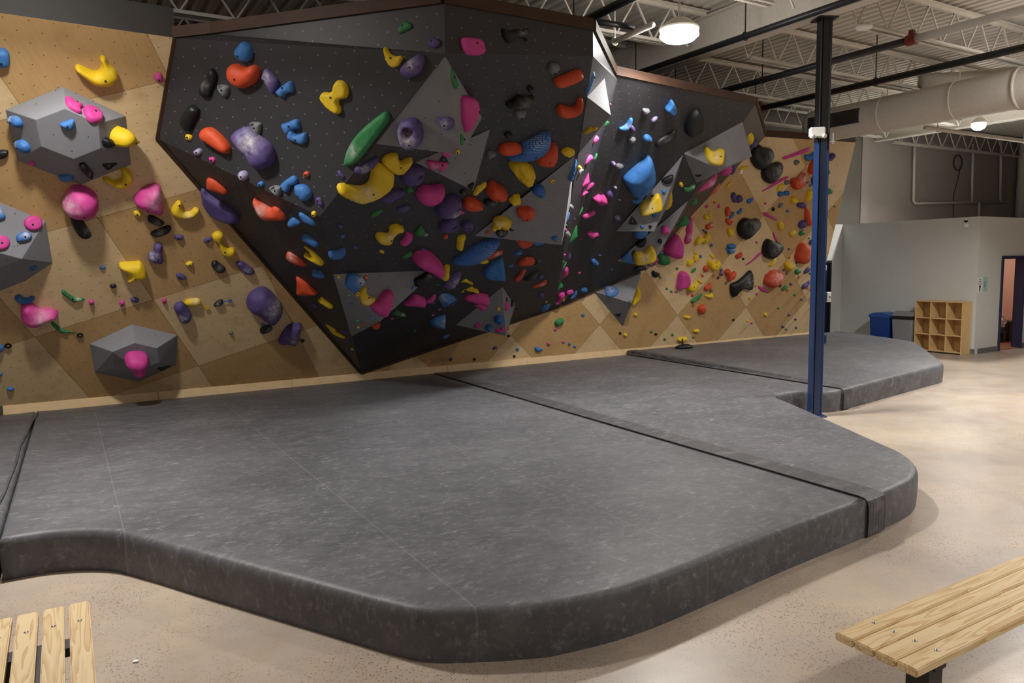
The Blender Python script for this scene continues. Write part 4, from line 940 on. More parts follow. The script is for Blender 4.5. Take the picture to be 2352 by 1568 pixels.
def build_hold(line):
    crop, col, desc, out, opts = (line.split('|')+[''])[:5]
    x0, y0, s = CROPS[crop]
    op = {}
    for tk in opts.split():
        kv = tk.split('=', 1); op[kv[0]] = kv[1] if len(kv) > 1 else True
    if out.startswith('E'):
        cx, cy, rx, ry, ang = map(float, out.split()[1:]); an = math.radians(ang)
        raw = [(cx+rx*math.cos(t)*math.cos(an)-ry*math.sin(t)*math.sin(an), cy+rx*math.cos(t)*math.sin(an)+ry*math.sin(t)*math.cos(an)) for t in [2*PI*k/10 for k in range(10)]]
    else: raw = [tuple(map(float, q.split(','))) for q in out.split()]
    px = [(x0+a/s, y0+b/s) for a, b in raw]
    npt = max(12, min(44, int(sum(math.hypot(px[i][0]-px[i-1][0], px[i][1]-px[i-1][1]) for i in range(len(px)))/4)))
    lp = smooth_loop(px, npt)
    # pixel centre = deepest interior point
    xs = [p[0] for p in lp]; ys = [p[1] for p in lp]; best = (-1, sum(xs)/len(xs), sum(ys)/len(ys))
    for i in range(1, 12):
        for j in range(1, 12):
            x = min(xs)+(max(xs)-min(xs))*i/12; y = min(ys)+(max(ys)-min(ys))*j/12
            if inside(x, y, lp):
                dd = seg_dist(x, y, lp)
                if dd > best[0]: best = (dd, x, y)
    dmx, ccx, ccy = best
    key = op.get('f') or hit_face(ccx, ccy) or 'W1'
    P0, n = on_face(ccx, ccy, key); dist = (P0-CAM).length; view = (CAM-P0).normalized()
    cosv = n.dot(view); skirt = .012; pn = n
    if cosv < .45:
        k = .45; 
        while pn.dot(view) < .5: pn = (n+view*k).normalized(); k += .15
        skirt = .05+dmx*dist/FPX*.5
    wid = dmx*dist/FPX*2/max(.55, pn.dot(view))          # local thickness across the hold, metres
    H = max(.022, min(.24, wid*.43))*float(op.get('h', 1))
    org, _ = (P0, n)
    lift = .30*H
    z = Vector((0, 0, 1)); u = z.cross(pn)
    u = u.normalized() if u.length > .05 else Vector((1, 0, 0)); v = pn.cross(u)
    def to_uv(x, y):
        p = on_plane(x, y, org, pn, lift)-org; return (p.dot(u), p.dot(v))
    loop = [to_uv(*q) for q in lp]
    if sum(loop[i-1][0]*loop[i][1]-loop[i][0]*loop[i-1][1] for i in range(len(loop))) < 0: loop.reverse()
    bx = [q[0] for q in loop]; by = [q[1] for q in loop]; A = poly_area(loop)
    nin = 14 if dmx < 5 else (48 if dmx < 9 else 170)
    step = math.sqrt(A/nin); inn = []
    y = min(by)+step/2; row = 0
    while y < max(by):
        x = min(bx)+step/2*(1+row % 2)
        while x < max(bx):
            if inside(x, y, loop) and seg_dist(x, y, loop) > step*.42: inn.append((x, y))
            x += step
        y += step*.866; row += 1
    if 'p' in op:
        t_ = op['p'].split(','); qx, qy = to_uv(x0+float(t_[0])/s, y0+float(t_[1])/s); rr = float(t_[2])/s*dist/FPX
        inn = [q for q in inn if math.hypot(q[0]-qx, q[1]-qy) > rr*1.75]
        inn += [q for q in [(qx, qy)]+[(qx+rr*f*math.cos(2*PI*k/12+f), qy+rr*f*math.sin(2*PI*k/12+f)) for f in (.45, .8, 1.1, 1.5) for k in range(12)] if inside(*q, loop) and seg_dist(*q, loop) > rr*.12]
    dm = max([seg_dist(*q, loop) for q in inn] or [step])
    pts = [Vector(q) for q in loop+inn]; N = len(loop)
    res = delaunay_2d_cdt(pts, [(i, (i+1) % N) for i in range(N)], [], 1, 1e-6)
    vs, fs = res[0], res[2]
    def cuv(t): a, b = map(float, t.split(',')[:2]); return to_uv(x0+a/s, y0+b/s)
    ch = cuv(op['c']) if 'c' in op else None
    pk = None
    if 'p' in op:
        q = cuv(op['p']); rr = float(op['p'].split(',')[2])/s*dist/FPX; pk = (q[0], q[1], rr)
    def height(x, y):
        d = seg_dist(x, y, loop); t = min(1, d/dm)
        h = H*(.30+.70*(t if 'r' in op else math.sqrt(max(0, 1-(1-min(1, t*(2.4 if 'fl' in op else 1)))**2))))
        if 'n' in op: h *= 1+.55*noise.noise(Vector((x*17+ccx, y*17, 3)))
        else: h *= 1+.07*noise.noise(Vector((x*5+ccx, y*5, 7)))
        if pk: h -= .95*H/(1+(math.hypot(x-pk[0], y-pk[1])/pk[2])**6)
        return max(h, .01)
    bm = bmesh.new(); chv = []
    loc = org.copy()
    V = []
    chr_ = max(1e-4, dm*.72)
    for q in vs:
        x, y = q; h = height(x, y); V.append(bm.verts.new(u*x+v*y+pn*h))
        chv.append(math.exp(-((x-ch[0])**2+(y-ch[1])**2)/(chr_*chr_)) if ch else 0.0)
    for f in fs:
        try: bm.faces.new([V[i] for i in f])
        except ValueError: pass
    edges = [e for e in bm.edges if len(e.link_faces) == 1]
    down = {}
    for e in edges:
        for w_ in e.verts:
            if w_ not in down:
                q = w_.co; x, y = q.dot(u), q.dot(v)
                down[w_] = bm.verts.new(u*x*.99+v*y*.99-pn*skirt); chv.append(0.0)
    for e in edges:
        a_, b_ = e.verts
        try: bm.faces.new((a_, down[a_], down[b_], b_))
        except ValueError: pass
    bmesh.ops.recalc_face_normals(bm, faces=bm.faces)
    me = bpy.data.meshes.new('climbing_hold'); bm.to_mesh(me); bm.free()
    at = me.attributes.new('chalk', 'FLOAT', 'POINT')
    for i, c_ in enumerate(chv): at.data[i].value = c_
    for p_ in me.polygons: p_.use_smooth = True
    small = not desc
    me.name = 'foothold' if small else 'climbing_hold'
    ob = link(me.name, me, HM[col]); ob.location = loc
    rw = max(xs)-min(xs); rh = max(ys)-min(ys)
    h = dict(ob=ob, col=col, desc=desc.lstrip('*'), mark=desc.startswith('*'), c=(ccx, ccy), w=rw, h=rh, face=key, size=math.sqrt(max(1, poly_area(lp))), kind='foothold' if small else 'hold')
    HOLDS.append(h)
    # bolt recess where the photo shows one
    if 'x' not in op and (dmx > 4.5 or 'b' in op):
        q = cuv(op['b']) if 'b' in op else to_uv(ccx, ccy)
        rad = .011 if dmx > 5 else .008
        b = bmesh.new(); hh = height(*q)
        bmesh.ops.create_cone(b, cap_ends=True, segments=10, radius1=rad, radius2=rad*.8, depth=.012)
        mm = Matrix((u, v, pn)).transposed().to_4x4(); mm.translation = u*q[0]+v*q[1]+pn*(hh+.001)
        bmesh.ops.transform(b, matrix=mm, verts=b.verts)
        from_bm('bolt', b, MHOLE, ob)
    if 't' in op:
        tx, ty, tr, tc = op['t'].split(','); tx, ty, tr = float(tx), float(ty), float(tr)
        tp, tn = on_face(x0+tx/s, y0+ty/s, key, .015); dd = (tp-CAM).length; rr = tr/s*dd/FPX
        # nearest outline point
        e = min(lp, key=lambda q_: math.hypot(q_[0]-x0-tx/s, q_[1]-y0-ty/s)); ep, _ = on_face(*e, key, .02)
        zz = Vector((0, 0, 1)).cross(tn).normalized(); ww = tn.cross(zz)
        b = bmesh.new(); ring = []
        seg = 14
        for k in range(seg):
            an = 2*PI*k/seg; d_ = zz*math.cos(an)+ww*math.sin(an)
            ring.append([b.verts.new(d_*rr*f_+tn*hz) for f_, hz in ((1, 0), (1, .008), (.45, .008), (.45, 0))])
        for k in range(seg):
            a_, b_ = ring[k], ring[(k+1) % seg]
            for i_ in range(4): b.faces.new((a_[i_], b_[i_], b_[(i_+1) % 4], a_[(i_+1) % 4]))
        bmesh.ops.recalc_face_normals(b, faces=b.faces)
        to = from_bm('route_tag', b, HM[tc]); to.location = tp
        for a_ in (to,): 
            at2 = to.data.attributes.new('chalk', 'FLOAT', 'POINT')
        dv = ep-tp
        if dv.length > rr*1.05:
            b = bmesh.new(); bar(b, dv.normalized()*rr*.9, dv, .008, .006, tn); from_bm('cord', b, HM[col if col in 'YGO' else tc], to)
        h['tag'] = (to, tc)
        if 'plus' in op: cross(to, tn, zz, ww, rr*.5, .009)
    if 'plus' in op and 't' not in op: cross(ob, pn, u, v, wid*.22, H+.004)
for ln in HOLD_DATA.strip().splitlines():
    if ln and not ln.startswith('#'): build_hold(ln)
# ---- labels: what a hold looks like, then the nearest easily found thing beside it
CN = dict(N='blue', P='pink', Y='yellow', O='orange', U='purple', B='blue', G='green', S='grey', L='lilac', K='black')
HGROUP = {'W1': 'climbing holds on the left plywood wall', 'W2': 'climbing holds on the right plywood wall', 'A': 'climbing holds on the left black face', 'B': 'climbing holds on the left black face',
          'C': 'climbing holds on the lower-left black face', 'D': 'climbing holds on the black overhang', 'E': 'climbing holds on the black overhang', 'F': 'climbing holds on the narrow side face',
          'G': 'climbing holds on the right black panel', 'H': 'climbing holds on the brown return strip'}
def region(k): return HGROUP.get(k, 'climbing holds on the grey volumes')
for h in HOLDS:
    h['own'] = bool(h['desc'])
    if not h['desc']:
        el = max(h['w'], h['h'])/max(1, min(h['w'], h['h'])); mx = max(h['w'], h['h'])
        sz = 'tiny' if mx < 9 else ('small' if mx < 22 else 'medium')
        h['desc'] = '%s %s%s %s' % (sz, 'oblong ' if el > 1.45 else ('round ' if el < 1.15 else ''), CN[h['col']], h['kind'])
cnt = {}
for h in HOLDS: cnt[h['desc']] = cnt.get(h['desc'], 0)+1
MARKS = [h for h in HOLDS if h['mark'] and cnt[h['desc']] == 1]
def direction(a, b):
    dx, dy = a['c'][0]-b['c'][0], a['c'][1]-b['c'][1]; ang = math.degrees(math.atan2(-dy, dx)) % 360
    return ['right of', 'above and right of', 'above', 'above and left of', 'left of', 'below and left of', 'below', 'below and right of'][int(((ang+22.5) % 360)//45)]
def dst(a, b): return math.hypot(a['c'][0]-b['c'][0], a['c'][1]-b['c'][1])
used = set(); WALLTXT = FACE_TXT
order = sorted(HOLDS, key=lambda h: -h['size'])
for h in order:
    same = [o for o in HOLDS if o is not h and o['desc'] == h['desc']]
    wt = WALLTXT.get(h['face'], 'a grey volume'); lab = None
    if not same and h['own']:
        lab = h['desc']
        if not any(k_ in lab for k_ in (' on ', ' under ', ' at the ', ' edge', ' near ', ' below ', ' above ', ' behind ', ' beside ', ' right of', ' low ', ' past ', ' face', ' half ', ' out ', ' tip')): lab += ' on '+wt
    if not lab or lab in used:
        lab = None
        for mk in sorted((m for m in MARKS if m is not h), key=lambda m: dst(m, h))[:14]:
            d = direction(h, mk); D = dst(h, mk); nm = mk['desc'].lstrip()
            riv = [o for o in same if o is not mk and direction(o, mk) == d]
            near = not any(dst(o, mk) < D*1.25 for o in riv)
            if riv and not near: continue
            adv = 'just ' if D < 60 else ''
            c_ = '%s %s%s the %s' % (h['desc'], adv, d, nm)
            if riv: c_ = 'nearest '+c_
            if len(c_.split()) <= 16 and c_ not in used: lab = c_; break
    if not lab:
        mk = min((m for m in MARKS if m is not h), key=lambda m: dst(m, h)); d = direction(h, mk)
        riv = sorted((o for o in same if direction(o, mk) == d), key=lambda o: dst(o, mk)); kth = sum(dst(o, mk) < dst(h, mk) for o in riv)
        lab = '%s %s %s the %s' % (['nearest', 'second nearest', 'third nearest', 'fourth nearest', 'farthest', 'farthest', 'farthest'][min(6, kth)], h['desc'], d, mk['desc'])
        lab = ' '.join(lab.split()[:16])
    used.add(lab); h['label'] = lab
    tag(h['ob'], lab, 'foothold' if h['kind'] == 'foothold' else 'climbing hold', region(h['face']).replace('climbing holds', 'footholds' if h['kind'] == 'foothold' else 'climbing holds'))
for h in HOLDS:
    if 'tag' in h:
        to, tc = h['tag']; d_ = h['desc']
        lab = '%s ring-shaped route tag hanging from the %s' % (CN[tc], d_)
        if not h['own']:
            mk = min((m for m in MARKS if m is not h), key=lambda m: dst(m, h)); lab = '%s ring-shaped route tag %s the %s' % (CN[tc], direction(h, mk), mk['desc'])
        if len(lab.split()) > 16: lab = '%s route tag on the %s' % (CN[tc], d_)
        tag(to, ' '.join(lab.split()[:16]), 'route tag', 'route tags hanging from holds')
# ------------------------------------------------------------------ room shell
def struct(name, bm, mat, parent=None): o = from_bm(name, bm, mat, parent); o['kind'] = 'structure'; return o
struct('floor', mesh_of(box, (-8, -6, -.1), (32, 16, 0)), MCON)
DECK = 5.78
bm = bmesh.new(); x = -8.0; prof = []
while x < 32: prof += [(x, 0), (x+.085, 0), (x+.11, .045), (x+.165, .045)]; x += .19
a = [bm.verts.new((px_, -6, DECK+z_)) for px_, z_ in prof]; b = [bm.verts.new((px_, 16, DECK+z_)) for px_, z_ in prof]
for i in range(len(prof)-1): bm.faces.new((a[i], b[i], b[i+1], a[i+1]))
struct('ceiling', bm, MDECK)
struct('wall_left', mesh_of(box, (-8.2, -6, 0), (-8, 16, 5.9)), MWALLU)
struct('wall_front', mesh_of(box, (-8, -6.2, 0), (32, -6, 5.9)), MWALLU)
struct('wall_right', mesh_of(box, (26.6, 8.95, 0), (26.8, 16, 5.9)), MWALLU)
struct('wall_far_right', mesh_of(box, (32, -6, 0), (32.2, 16, 5.9)), MWALLU)
bm = bmesh.new(); box(bm, (18.45, 12.7, 2.9), (26.6, 12.9, 5.9))
struct('wall_back_upper', bm, MWALLU)
o = struct('trim_1', mesh_of(box, (18.42, 12.6, 2.96), (18.72, 12.7, 5.3)), MWALLU)
struct('wall_back_dark', mesh_of(box, (-8, 12.62, 2.97), (18.40, 12.9, 5.9)), MWALLD)
bm = bmesh.new(); box(bm, (-8, 12.0, 0), (15.62, 12.2, 2.95)); box(bm, (16.42, 12.0, 0), (16.85, 12.2, 2.95)); box(bm, (15.62, 12.0, 2.06), (16.42, 12.2, 2.95))
struct('wall_back_lower', bm, MWALL)
struct('wall_partition', mesh_of(box, (16.85, 8.72, 0), (17.0, 12.2, 2.95)), MWALL)
bm = bmesh.new(); box(bm, (17.0, 8.72, 0), (17.8, 8.86, 2.95)); box(bm, (18.81, 8.72, 0), (26.8, 8.86, 2.95)); box(bm, (17.8, 8.72, 2.1), (18.81, 8.86, 2.95))
struct('wall_office', bm, MWALL)
struct('wall_office_ceiling', mesh_of(box, (17.0, 8.86, 2.90), (26.6, 12.7, 2.95)), MWALL)
struct('wall_office_inner', mesh_of(box, (17.0, 11.2, 0), (22, 11.3, 2.9)), MPINK)
struct('wall_office_side', mesh_of(box, (20.4, 8.86, 0), (20.5, 11.2, 2.9)), MPINK)
struct('wall_office_left', mesh_of(box, (17.0, 8.86, 0), (17.03, 11.2, 2.9)), MPINK)
struct('floor_office', mesh_of(box, (17.03, 8.74, 0), (20.4, 11.2, .012)), MFLOORB)
bm = bmesh.new(); box(bm, (16.98, 8.705, 0), (17.8, 8.72, .11)); struct('baseboard_office', bm, MBASE)
struct('baseboard_office_right', mesh_of(box, (18.81, 8.705, 0), (26, 8.72, .11)), MBASE)
struct('baseboard_partition', mesh_of(box, (16.835, 8.705, 0), (16.85, 12.0, .11)), MBASE)
# office door: frame and open leaf
bm = bmesh.new(); box(bm, (17.80, 8.69, 0), (17.86, 8.88, 2.1)); box(bm, (18.75, 8.69, 0), (18.81, 8.88, 2.1)); box(bm, (17.86, 8.69, 2.04), (18.75, 8.88, 2.1))
d1 = struct('door_1', bm, plain('navy_door_frame', '2c3352', .4))
leaf = from_bm('door_leaf', mesh_of(bar, (18.84, 8.91, 1.03), (19.62, 9.13, 1.03), .045, 2.01), MNAVYD, d1)
from_bm('door_handle', mesh_of(tube, [(19.52, 9.12, 1.0), (19.50, 9.18, 1.0), (19.39, 9.15, 1.0)], .011), MBOLT, leaf)
# dark emergency door beside the plywood wall
bm = bmesh.new(); box(bm, (15.62, 11.97, 0), (15.67, 12.1, 2.06)); box(bm, (16.37, 11.97, 0), (16.42, 12.1, 2.06)); box(bm, (15.67, 11.97, 2.0), (16.37, 12.1, 2.06))
d2 = struct('door_2', bm, MNAVYD)
from_bm('door_leaf', mesh_of(box, (15.67, 12.02, 0), (16.37, 12.06, 2.0)), MNAVYD, d2)
bm = bmesh.new(); box(bm, (15.76, 12.0, .98), (15.98, 12.025, 1.14)); box(bm, (15.70, 11.975, 1.03), (16.30, 11.995, 1.08))
from_bm('push_bar', bm, MBOLT, d2)
from_bm('vision_panel', mesh_of(box, (16.16, 12.008, 1.82), (16.27, 12.022, 1.95)), MWALL, d2)
# ------------------------------------------------------------------ steel roof
def joist(x0, x1, y, end0, end1, label):
    r = empty('roof_joist', (x0, y, 5.17), label, 'roof joist', 'open web roof joists')
    def ch(name, xa, xb, z):
        bm = bmesh.new()
        for s_ in (-1, 1):
            box(bm, (xa, y+s_*.045-.035, z), (xb, y+s_*.045+.035, z+.012)); box(bm, (xa, y+s_*.018-.006, z-.05 if z > 5.5 else z), (xb, y+s_*.018+.006, z+.06 if z < 5.5 else z+.01))
        part_at(from_bm(name, bm, MSTEEL), r)
    ch('top_chord', x0, x1, 5.72); ch('bottom_chord', x0+end0, x1-end1, 5.17)
    bm = bmesh.new(); x = x0+.35; up = False
    while x < x1-.35:
        za, zb = (5.70, 5.20) if not up else (5.20, 5.70)
        bar(bm, (x, y, za), (x+.33, y, zb), .022, .022); x += .33; up = not up
    part_at(from_bm('web', bm, MSTEEL), r)
JY = [4.66, 6.5, 8.35, 10.19, 12.03]
for i, y in enumerate(JY):
    joist(8.62, 18.9, y, .75, .6, 'cream open-web roof joist right of the blue column, %s nearest the camera' % ['first', 'second', 'third', 'fourth', 'fifth'][i])
for i, y in enumerate(JY):
    joist(-3.2, 8.38, y, .6, .75, 'open-web roof joist left of the column girder, %s nearest the camera' % ['first', 'second', 'third', 'fourth', 'fifth'][i])
joist(19.1, 26.5, 12.4, .4, .4, 'roof joist running along the top of the far block wall')
g = empty('roof_girder', (8.5, 6.4, 5.17), 'deep cream steel girder over the blue column, running away from the camera', 'girder')
bm = bmesh.new(); box(bm, (8.49, 1.0, 5.17), (8.51, 12.6, 5.68)); part_at(from_bm('girder_web', bm, MSTEEL), g)
bm = bmesh.new(); box(bm, (8.4, 1.0, 5.15), (8.6, 12.6, 5.17)); part_at(from_bm('bottom_flange', bm, MSTEEL), g)
bm = bmesh.new(); box(bm, (8.4, 1.0, 5.68), (8.6, 12.6, 5.70)); part_at(from_bm('top_flange', bm, MSTEEL), g)
bm = bmesh.new()
for yy in (7.6, 7.72):
    for zz in (5.25, 5.33, 5.41, 5.49, 5.57): 
        r_ = bmesh.ops.create_cone(bm, cap_ends=True, segments=8, radius1=.014, radius2=.014, depth=.02)
        bmesh.ops.transform(bm, matrix=Matrix.Translation((8.485, yy, zz)) @ Matrix.Rotation(PI/2, 4, 'Y'), verts=r_['verts'])
part_at(from_bm('splice_bolts', bm, MSTEEL), g)
g2 = empty('roof_girder', (19.0, 8, 5.1), 'far cream girder beyond the round duct', 'girder')
bm = bmesh.new(); box(bm, (18.99, 4, 5.22), (19.01, 12.6, 5.68)); part_at(from_bm('girder_web', bm, MSTEEL), g2)
bm = bmesh.new(); box(bm, (18.9, 4, 5.2), (19.1, 12.6, 5.22)); part_at(from_bm('bottom_flange', bm, MSTEEL), g2)
# pipes
def pipe(name, pts, r, mat, label, cat, hangers=(), couplings=(), top=5.72, group='sprinkler pipes under the roof'):
    o = from_bm(name, mesh_of(tube, pts, r), mat, None, True); tag(o, label, cat, group)
    for p in hangers:
        bm = bmesh.new(); bar(bm, (p[0], p[1], p[2]+r), (p[0], p[1], top), .012)
        tube(bm, [(p[0]+math.cos(t)*(r+.012), p[1], p[2]+math.sin(t)*(r+.012)) for t in [2*PI*k/12 for k in range(13)]], .008, 6, False)
        from_bm('hanger', bm, MPIPEK if mat is MPIPEK else MSTEEL, o)
    for p, d_ in couplings:
        bm = bmesh.new(); d_ = Vector(d_); tube(bm, [Vector(p)-d_*.06, Vector(p)+d_*.06], r*1.45, 12)
        box(bm, Vector(p)+Vector((-.03, -.03, r)), Vector(p)+Vector((.03, .03, r*1.45+.05)))
        from_bm('coupling', bm, MRED, o)
    return o
a1 = on_z(1448.8, 173, 5.10); a2 = on_z(1923, 10.7, 5.10)
XA = (a1.x+a2.x)/2
pipe('sprinkler_pipe', [(XA, 2, 5.10), (XA, 12.5, 5.10)], .042, MPIPEK, 'black pipe hugging the bottom of the girder over the column', 'pipe', [(XA, 7.35, 5.10), (XA, 9.6, 5.10), (XA, 5.4, 5.10)])
m1 = on_z(1640, 213.5, 4.98); m2 = on_z(2096, 91.8, 4.98); XM = (m1.x+m2.x)/2
pipe('sprinkler_pipe', [(XM, m2.y, 4.98), (XM, 12.0, 4.98)], .05, MPIPEK, 'middle black pipe with a red coupling at its near end', 'pipe', [(XM, 8.6, 4.98), (XM, 10.6, 4.98)], [((XM, m2.y, 4.98), (0, 1, 0))])
pipe('sprinkler_pipe', [(XM, 1, 4.98), (XM, m2.y-.05, 4.98)], .05, MPIPEW, 'white pipe continuing the middle black pipe towards the camera', 'pipe')
l1 = on_z(1759, 245.8, 4.98); l2 = on_z(2352, 109.4, 4.98); XL = (l1.x+l2.x)/2
lf = on_z(1752, 250, 4.98)
pipe('sprinkler_pipe', [(XL, 2.5, 4.98), (XL, lf.y, 4.98)], .055, MPIPEK, 'lowest black pipe crossing in front of the round duct', 'pipe', [(XL, 7.8, 4.98), (XL, 10.3, 4.98)], [((XL, lf.y, 4.98), (0, 1, 0))])
e1 = on_z(1728, 222, 4.98); e2 = on_z(1810, 232, 4.98)
pipe('sprinkler_pipe', [(XL-1.9, 10.9, 5.45), (XL-1.9, 10.9, 4.98), (XL, 10.9, 4.98)], .035, MPIPEK, 'short black branch pipe with an elbow, beside the plywood wall top', 'pipe')
pipe('sprinkler_pipe', [(8.2, 10.9, 4.98), (XM, 10.9, 4.98)], .03, MPIPEK, 'thin black branch pipe behind the ceiling lamp', 'pipe')
b1 = on_z(1318, 60, 4.95); b2 = on_z(1440, 0, 4.95)
pipe('sprinkler_pipe', [tuple(b2+(b2-b1)*.6), tuple(b1+(b1-b2)*.25)], .05, MPIPEK, 'black pipe just above the prow\'s right rim', 'pipe', [tuple(b1)])
c1 = on_z(1335, 44, 4.97); c2 = on_z(1455, 62, 4.97)
pipe('sprinkler_pipe', [tuple(c1), tuple(c2)], .035, MPIPEK, 'short black cross pipe left of the ceiling lamp', 'pipe')
c1 = on_z(1392, 104, 4.9); c2 = on_z(1500, 56, 4.9)
pipe('white_pipe', [tuple(c1), tuple(c2)], .035, MPIPEW, 'short white pipe left of the ceiling lamp', 'pipe', [tuple(c1.lerp(c2, .2))])
for zc, (q1, q2), lb in ((4.75, ((1648, 212), (1915, 258)), 'upper white pipe running level above the plywood wall'), (4.75, ((1652, 226), (1900, 270)), 'lower white pipe running level above the plywood wall')):
    p1 = on_plane(*q1, Vector((0, 12.2, 0)), Vector((0, -1, 0))); p2 = on_plane(*q2, Vector((0, 12.2, 0)), Vector((0, -1, 0)))
    zz = (p1.z+p2.z)/2; pipe('white_pipe', [(p1.x-1, 12.2, zz), (p2.x+1, 12.2, zz)], .036, MPIPEW, lb, 'pipe', [(p1.x+.8, 12.2, zz), (p2.x-.3, 12.2, zz)])
q1 = on_z(2125, 293, 4.5); q2 = on_z(2352, 324, 4.5); yq = (q1.y+q2.y)/2
pipe('white_pipe', [(q1.x, yq, 4.5), (q2.x+3, yq, 4.5)], .04, MPIPEW, 'white pipe running below the far ceiling lamp', 'pipe', [(q1.x+.4, yq, 4.5), (q2.x, yq, 4.5)])
# pipe frame on the far block wall
def fw(x, y): return on_plane(x, y, Vector((0, 12.6, 0)), Vector((0, -1, 0)))
fr = empty('pipe_frame', fw(2101, 466), 'thin white pipe frame hanging in front of the far block wall', 'pipe frame')
for nm, pts in (('frame_pipe', [(2101, 306), (2098, 462), (2102, 466.5), (2316, 463)]), ('drop_pipe', [(2235, 330), (2232, 464)]), ('drop_pipe', [(2300, 300), (2297, 463)]), ('drop_pipe', [(2249, 465), (2248, 497)])):
    part_at(from_bm(nm, mesh_of(tube, [fw(*q) for q in pts], .035, 8), MPIPEW, None, True), fr)
c = fw(2206, 373)+Vector((0, .07, 0)); cc = [c+Vector((math.cos(t)*.22, 0, math.sin(t)*.22)) for t in [2*PI*k/24 for k in range(25)]]
o = from_bm('cable_coil', mesh_of(tube, cc, .022, 8, False), plain('dark_cable', '3a3431', .6), None, True); tag(o, 'coil of dark cable hanging on the far block wall', 'cable')
from_bm('cable_tail', mesh_of(tube, [fw(*q_)+Vector((0, .07, 0)) for q_ in ((2212, 382), (2204, 420), (2196, 446), (2195, 480), (2196, 497))], .012, 6), bpy.data.materials['dark_cable'], o)
# duct
q1 = on_z(1992, 310, 4.42); DX = 13.25
dt = empty('air_duct', (DX, 9, 4.72), 'big round cream ventilation duct with a grille near its end', 'air duct')
bm = bmesh.new(); n_ = 90; pts = [(DX, 10.2-9.2*i/n_, 4.74) for i in range(n_+1)]
tube(bm, pts, [.315+(.006 if i % 2 else 0) for i in range(n_+1)], 28); part_at(from_bm('duct_tube', bm, MDUCT, None, True), dt)
bm = bmesh.new(); tube(bm, [(DX, 6.35, 4.74), (DX, 6.3, 4.74)], .335, 28); part_at(from_bm('duct_collar', bm, MDUCT, None, True), dt)
bm = bmesh.new(); gy0, gy1 = 8.95, 10.05
box(bm, (DX-.34, gy0, 4.62), (DX-.20, gy1, 4.88)); part_at(from_bm('grille', bm, MGRILLE), dt)
bm = bmesh.new()
for i in range(9): box(bm, (DX-.352, gy0, 4.63+i*.028), (DX-.335, gy1, 4.637+i*.028))
box(bm, (DX-.355, (gy0+gy1)/2-.012, 4.62), (DX-.335, (gy0+gy1)/2+.012, 4.88)); part_at(from_bm('grille_louvres', bm, MGRILLE), dt)
for i in range(6):
    bm = bmesh.new(); tube(bm, [(DX+math.cos(t)*.332, 8.6-1.3*i, 4.74+math.sin(t)*.332) for t in [2*PI*k/20 for k in range(21)]], .008, 5, False); bar(bm, (DX, 8.6-1.3*i, 5.06), (DX, 8.6-1.3*i, 5.72), .012); part_at(from_bm('duct_hanger', bm, MSTEEL), dt)

q1 = on_z(2115, 188, 5.3); q2 = on_z(2352, 170, 5.3)
o = from_bm('branch_duct', mesh_of(tube, [(q1.x, q1.y, 5.3), ((q1.x+q2.x)/2, (q1.y+q2.y)/2+.2, 5.3), (q2.x, q2.y, 5.3)], .15, 18), MDUCT, None, True); tag(o, 'slim round cream branch duct above the big duct', 'air duct')
# ceiling lamps
MEMIT = emit('led_lens', (1.0, .965, .92, 1), 1.0)
LAMPS = [(tuple(on_z(1560, 75, 4.85)), 'very bright round ceiling lamp above the black prow\'s right side', 1.0), (tuple(on_z(2248, 286, 5.02)), 'far round ceiling lamp beyond the duct', 1.0)]
OFF = [((-.2, 6.8, 4.95), 1.0), ((.6, -2.2, 4.95), .12), ((7.4, -1.2, 4.95), 1.3), ((12.3, 4.9, 4.95), 1.5), ((-6.5, 6.8, 4.95), .25)]
def lamp(loc, label=None, s=1.0):
    r = empty('ceiling_lamp', loc, label, 'ceiling lamp', 'round ceiling lamps')
    bm = bmesh.new(); tube(bm, [(0, 0, .03), (0, 0, .05), (0, 0, .11), (0, 0, .16)], [.235, .24, .17, .10], 24); h_ = from_bm('lamp_housing', bm, MSTEEL, r)
    bm = bmesh.new(); tube(bm, [(0, 0, .03), (0, 0, .01), (0, 0, -.04), (0, 0, -.09), (0, 0, -.12)], [.17, .225, .235, .18, .08], 24); from_bm('lamp_lens', bm, MEMIT, r, True)
    bm = bmesh.new(); bar(bm, (0, 0, .16), (0, 0, .72), .02); from_bm('lamp_stem', bm, MSTEEL, r)
    r.scale = (s, s, 1)
    return r
for loc, lb, p in LAMPS: lamp(loc, lb, .62 if loc[0] > 12 else 1.0)
for i, (loc, p) in enumerate(OFF): lamp(loc, 'round ceiling lamp outside the photo, above the matting or floor')
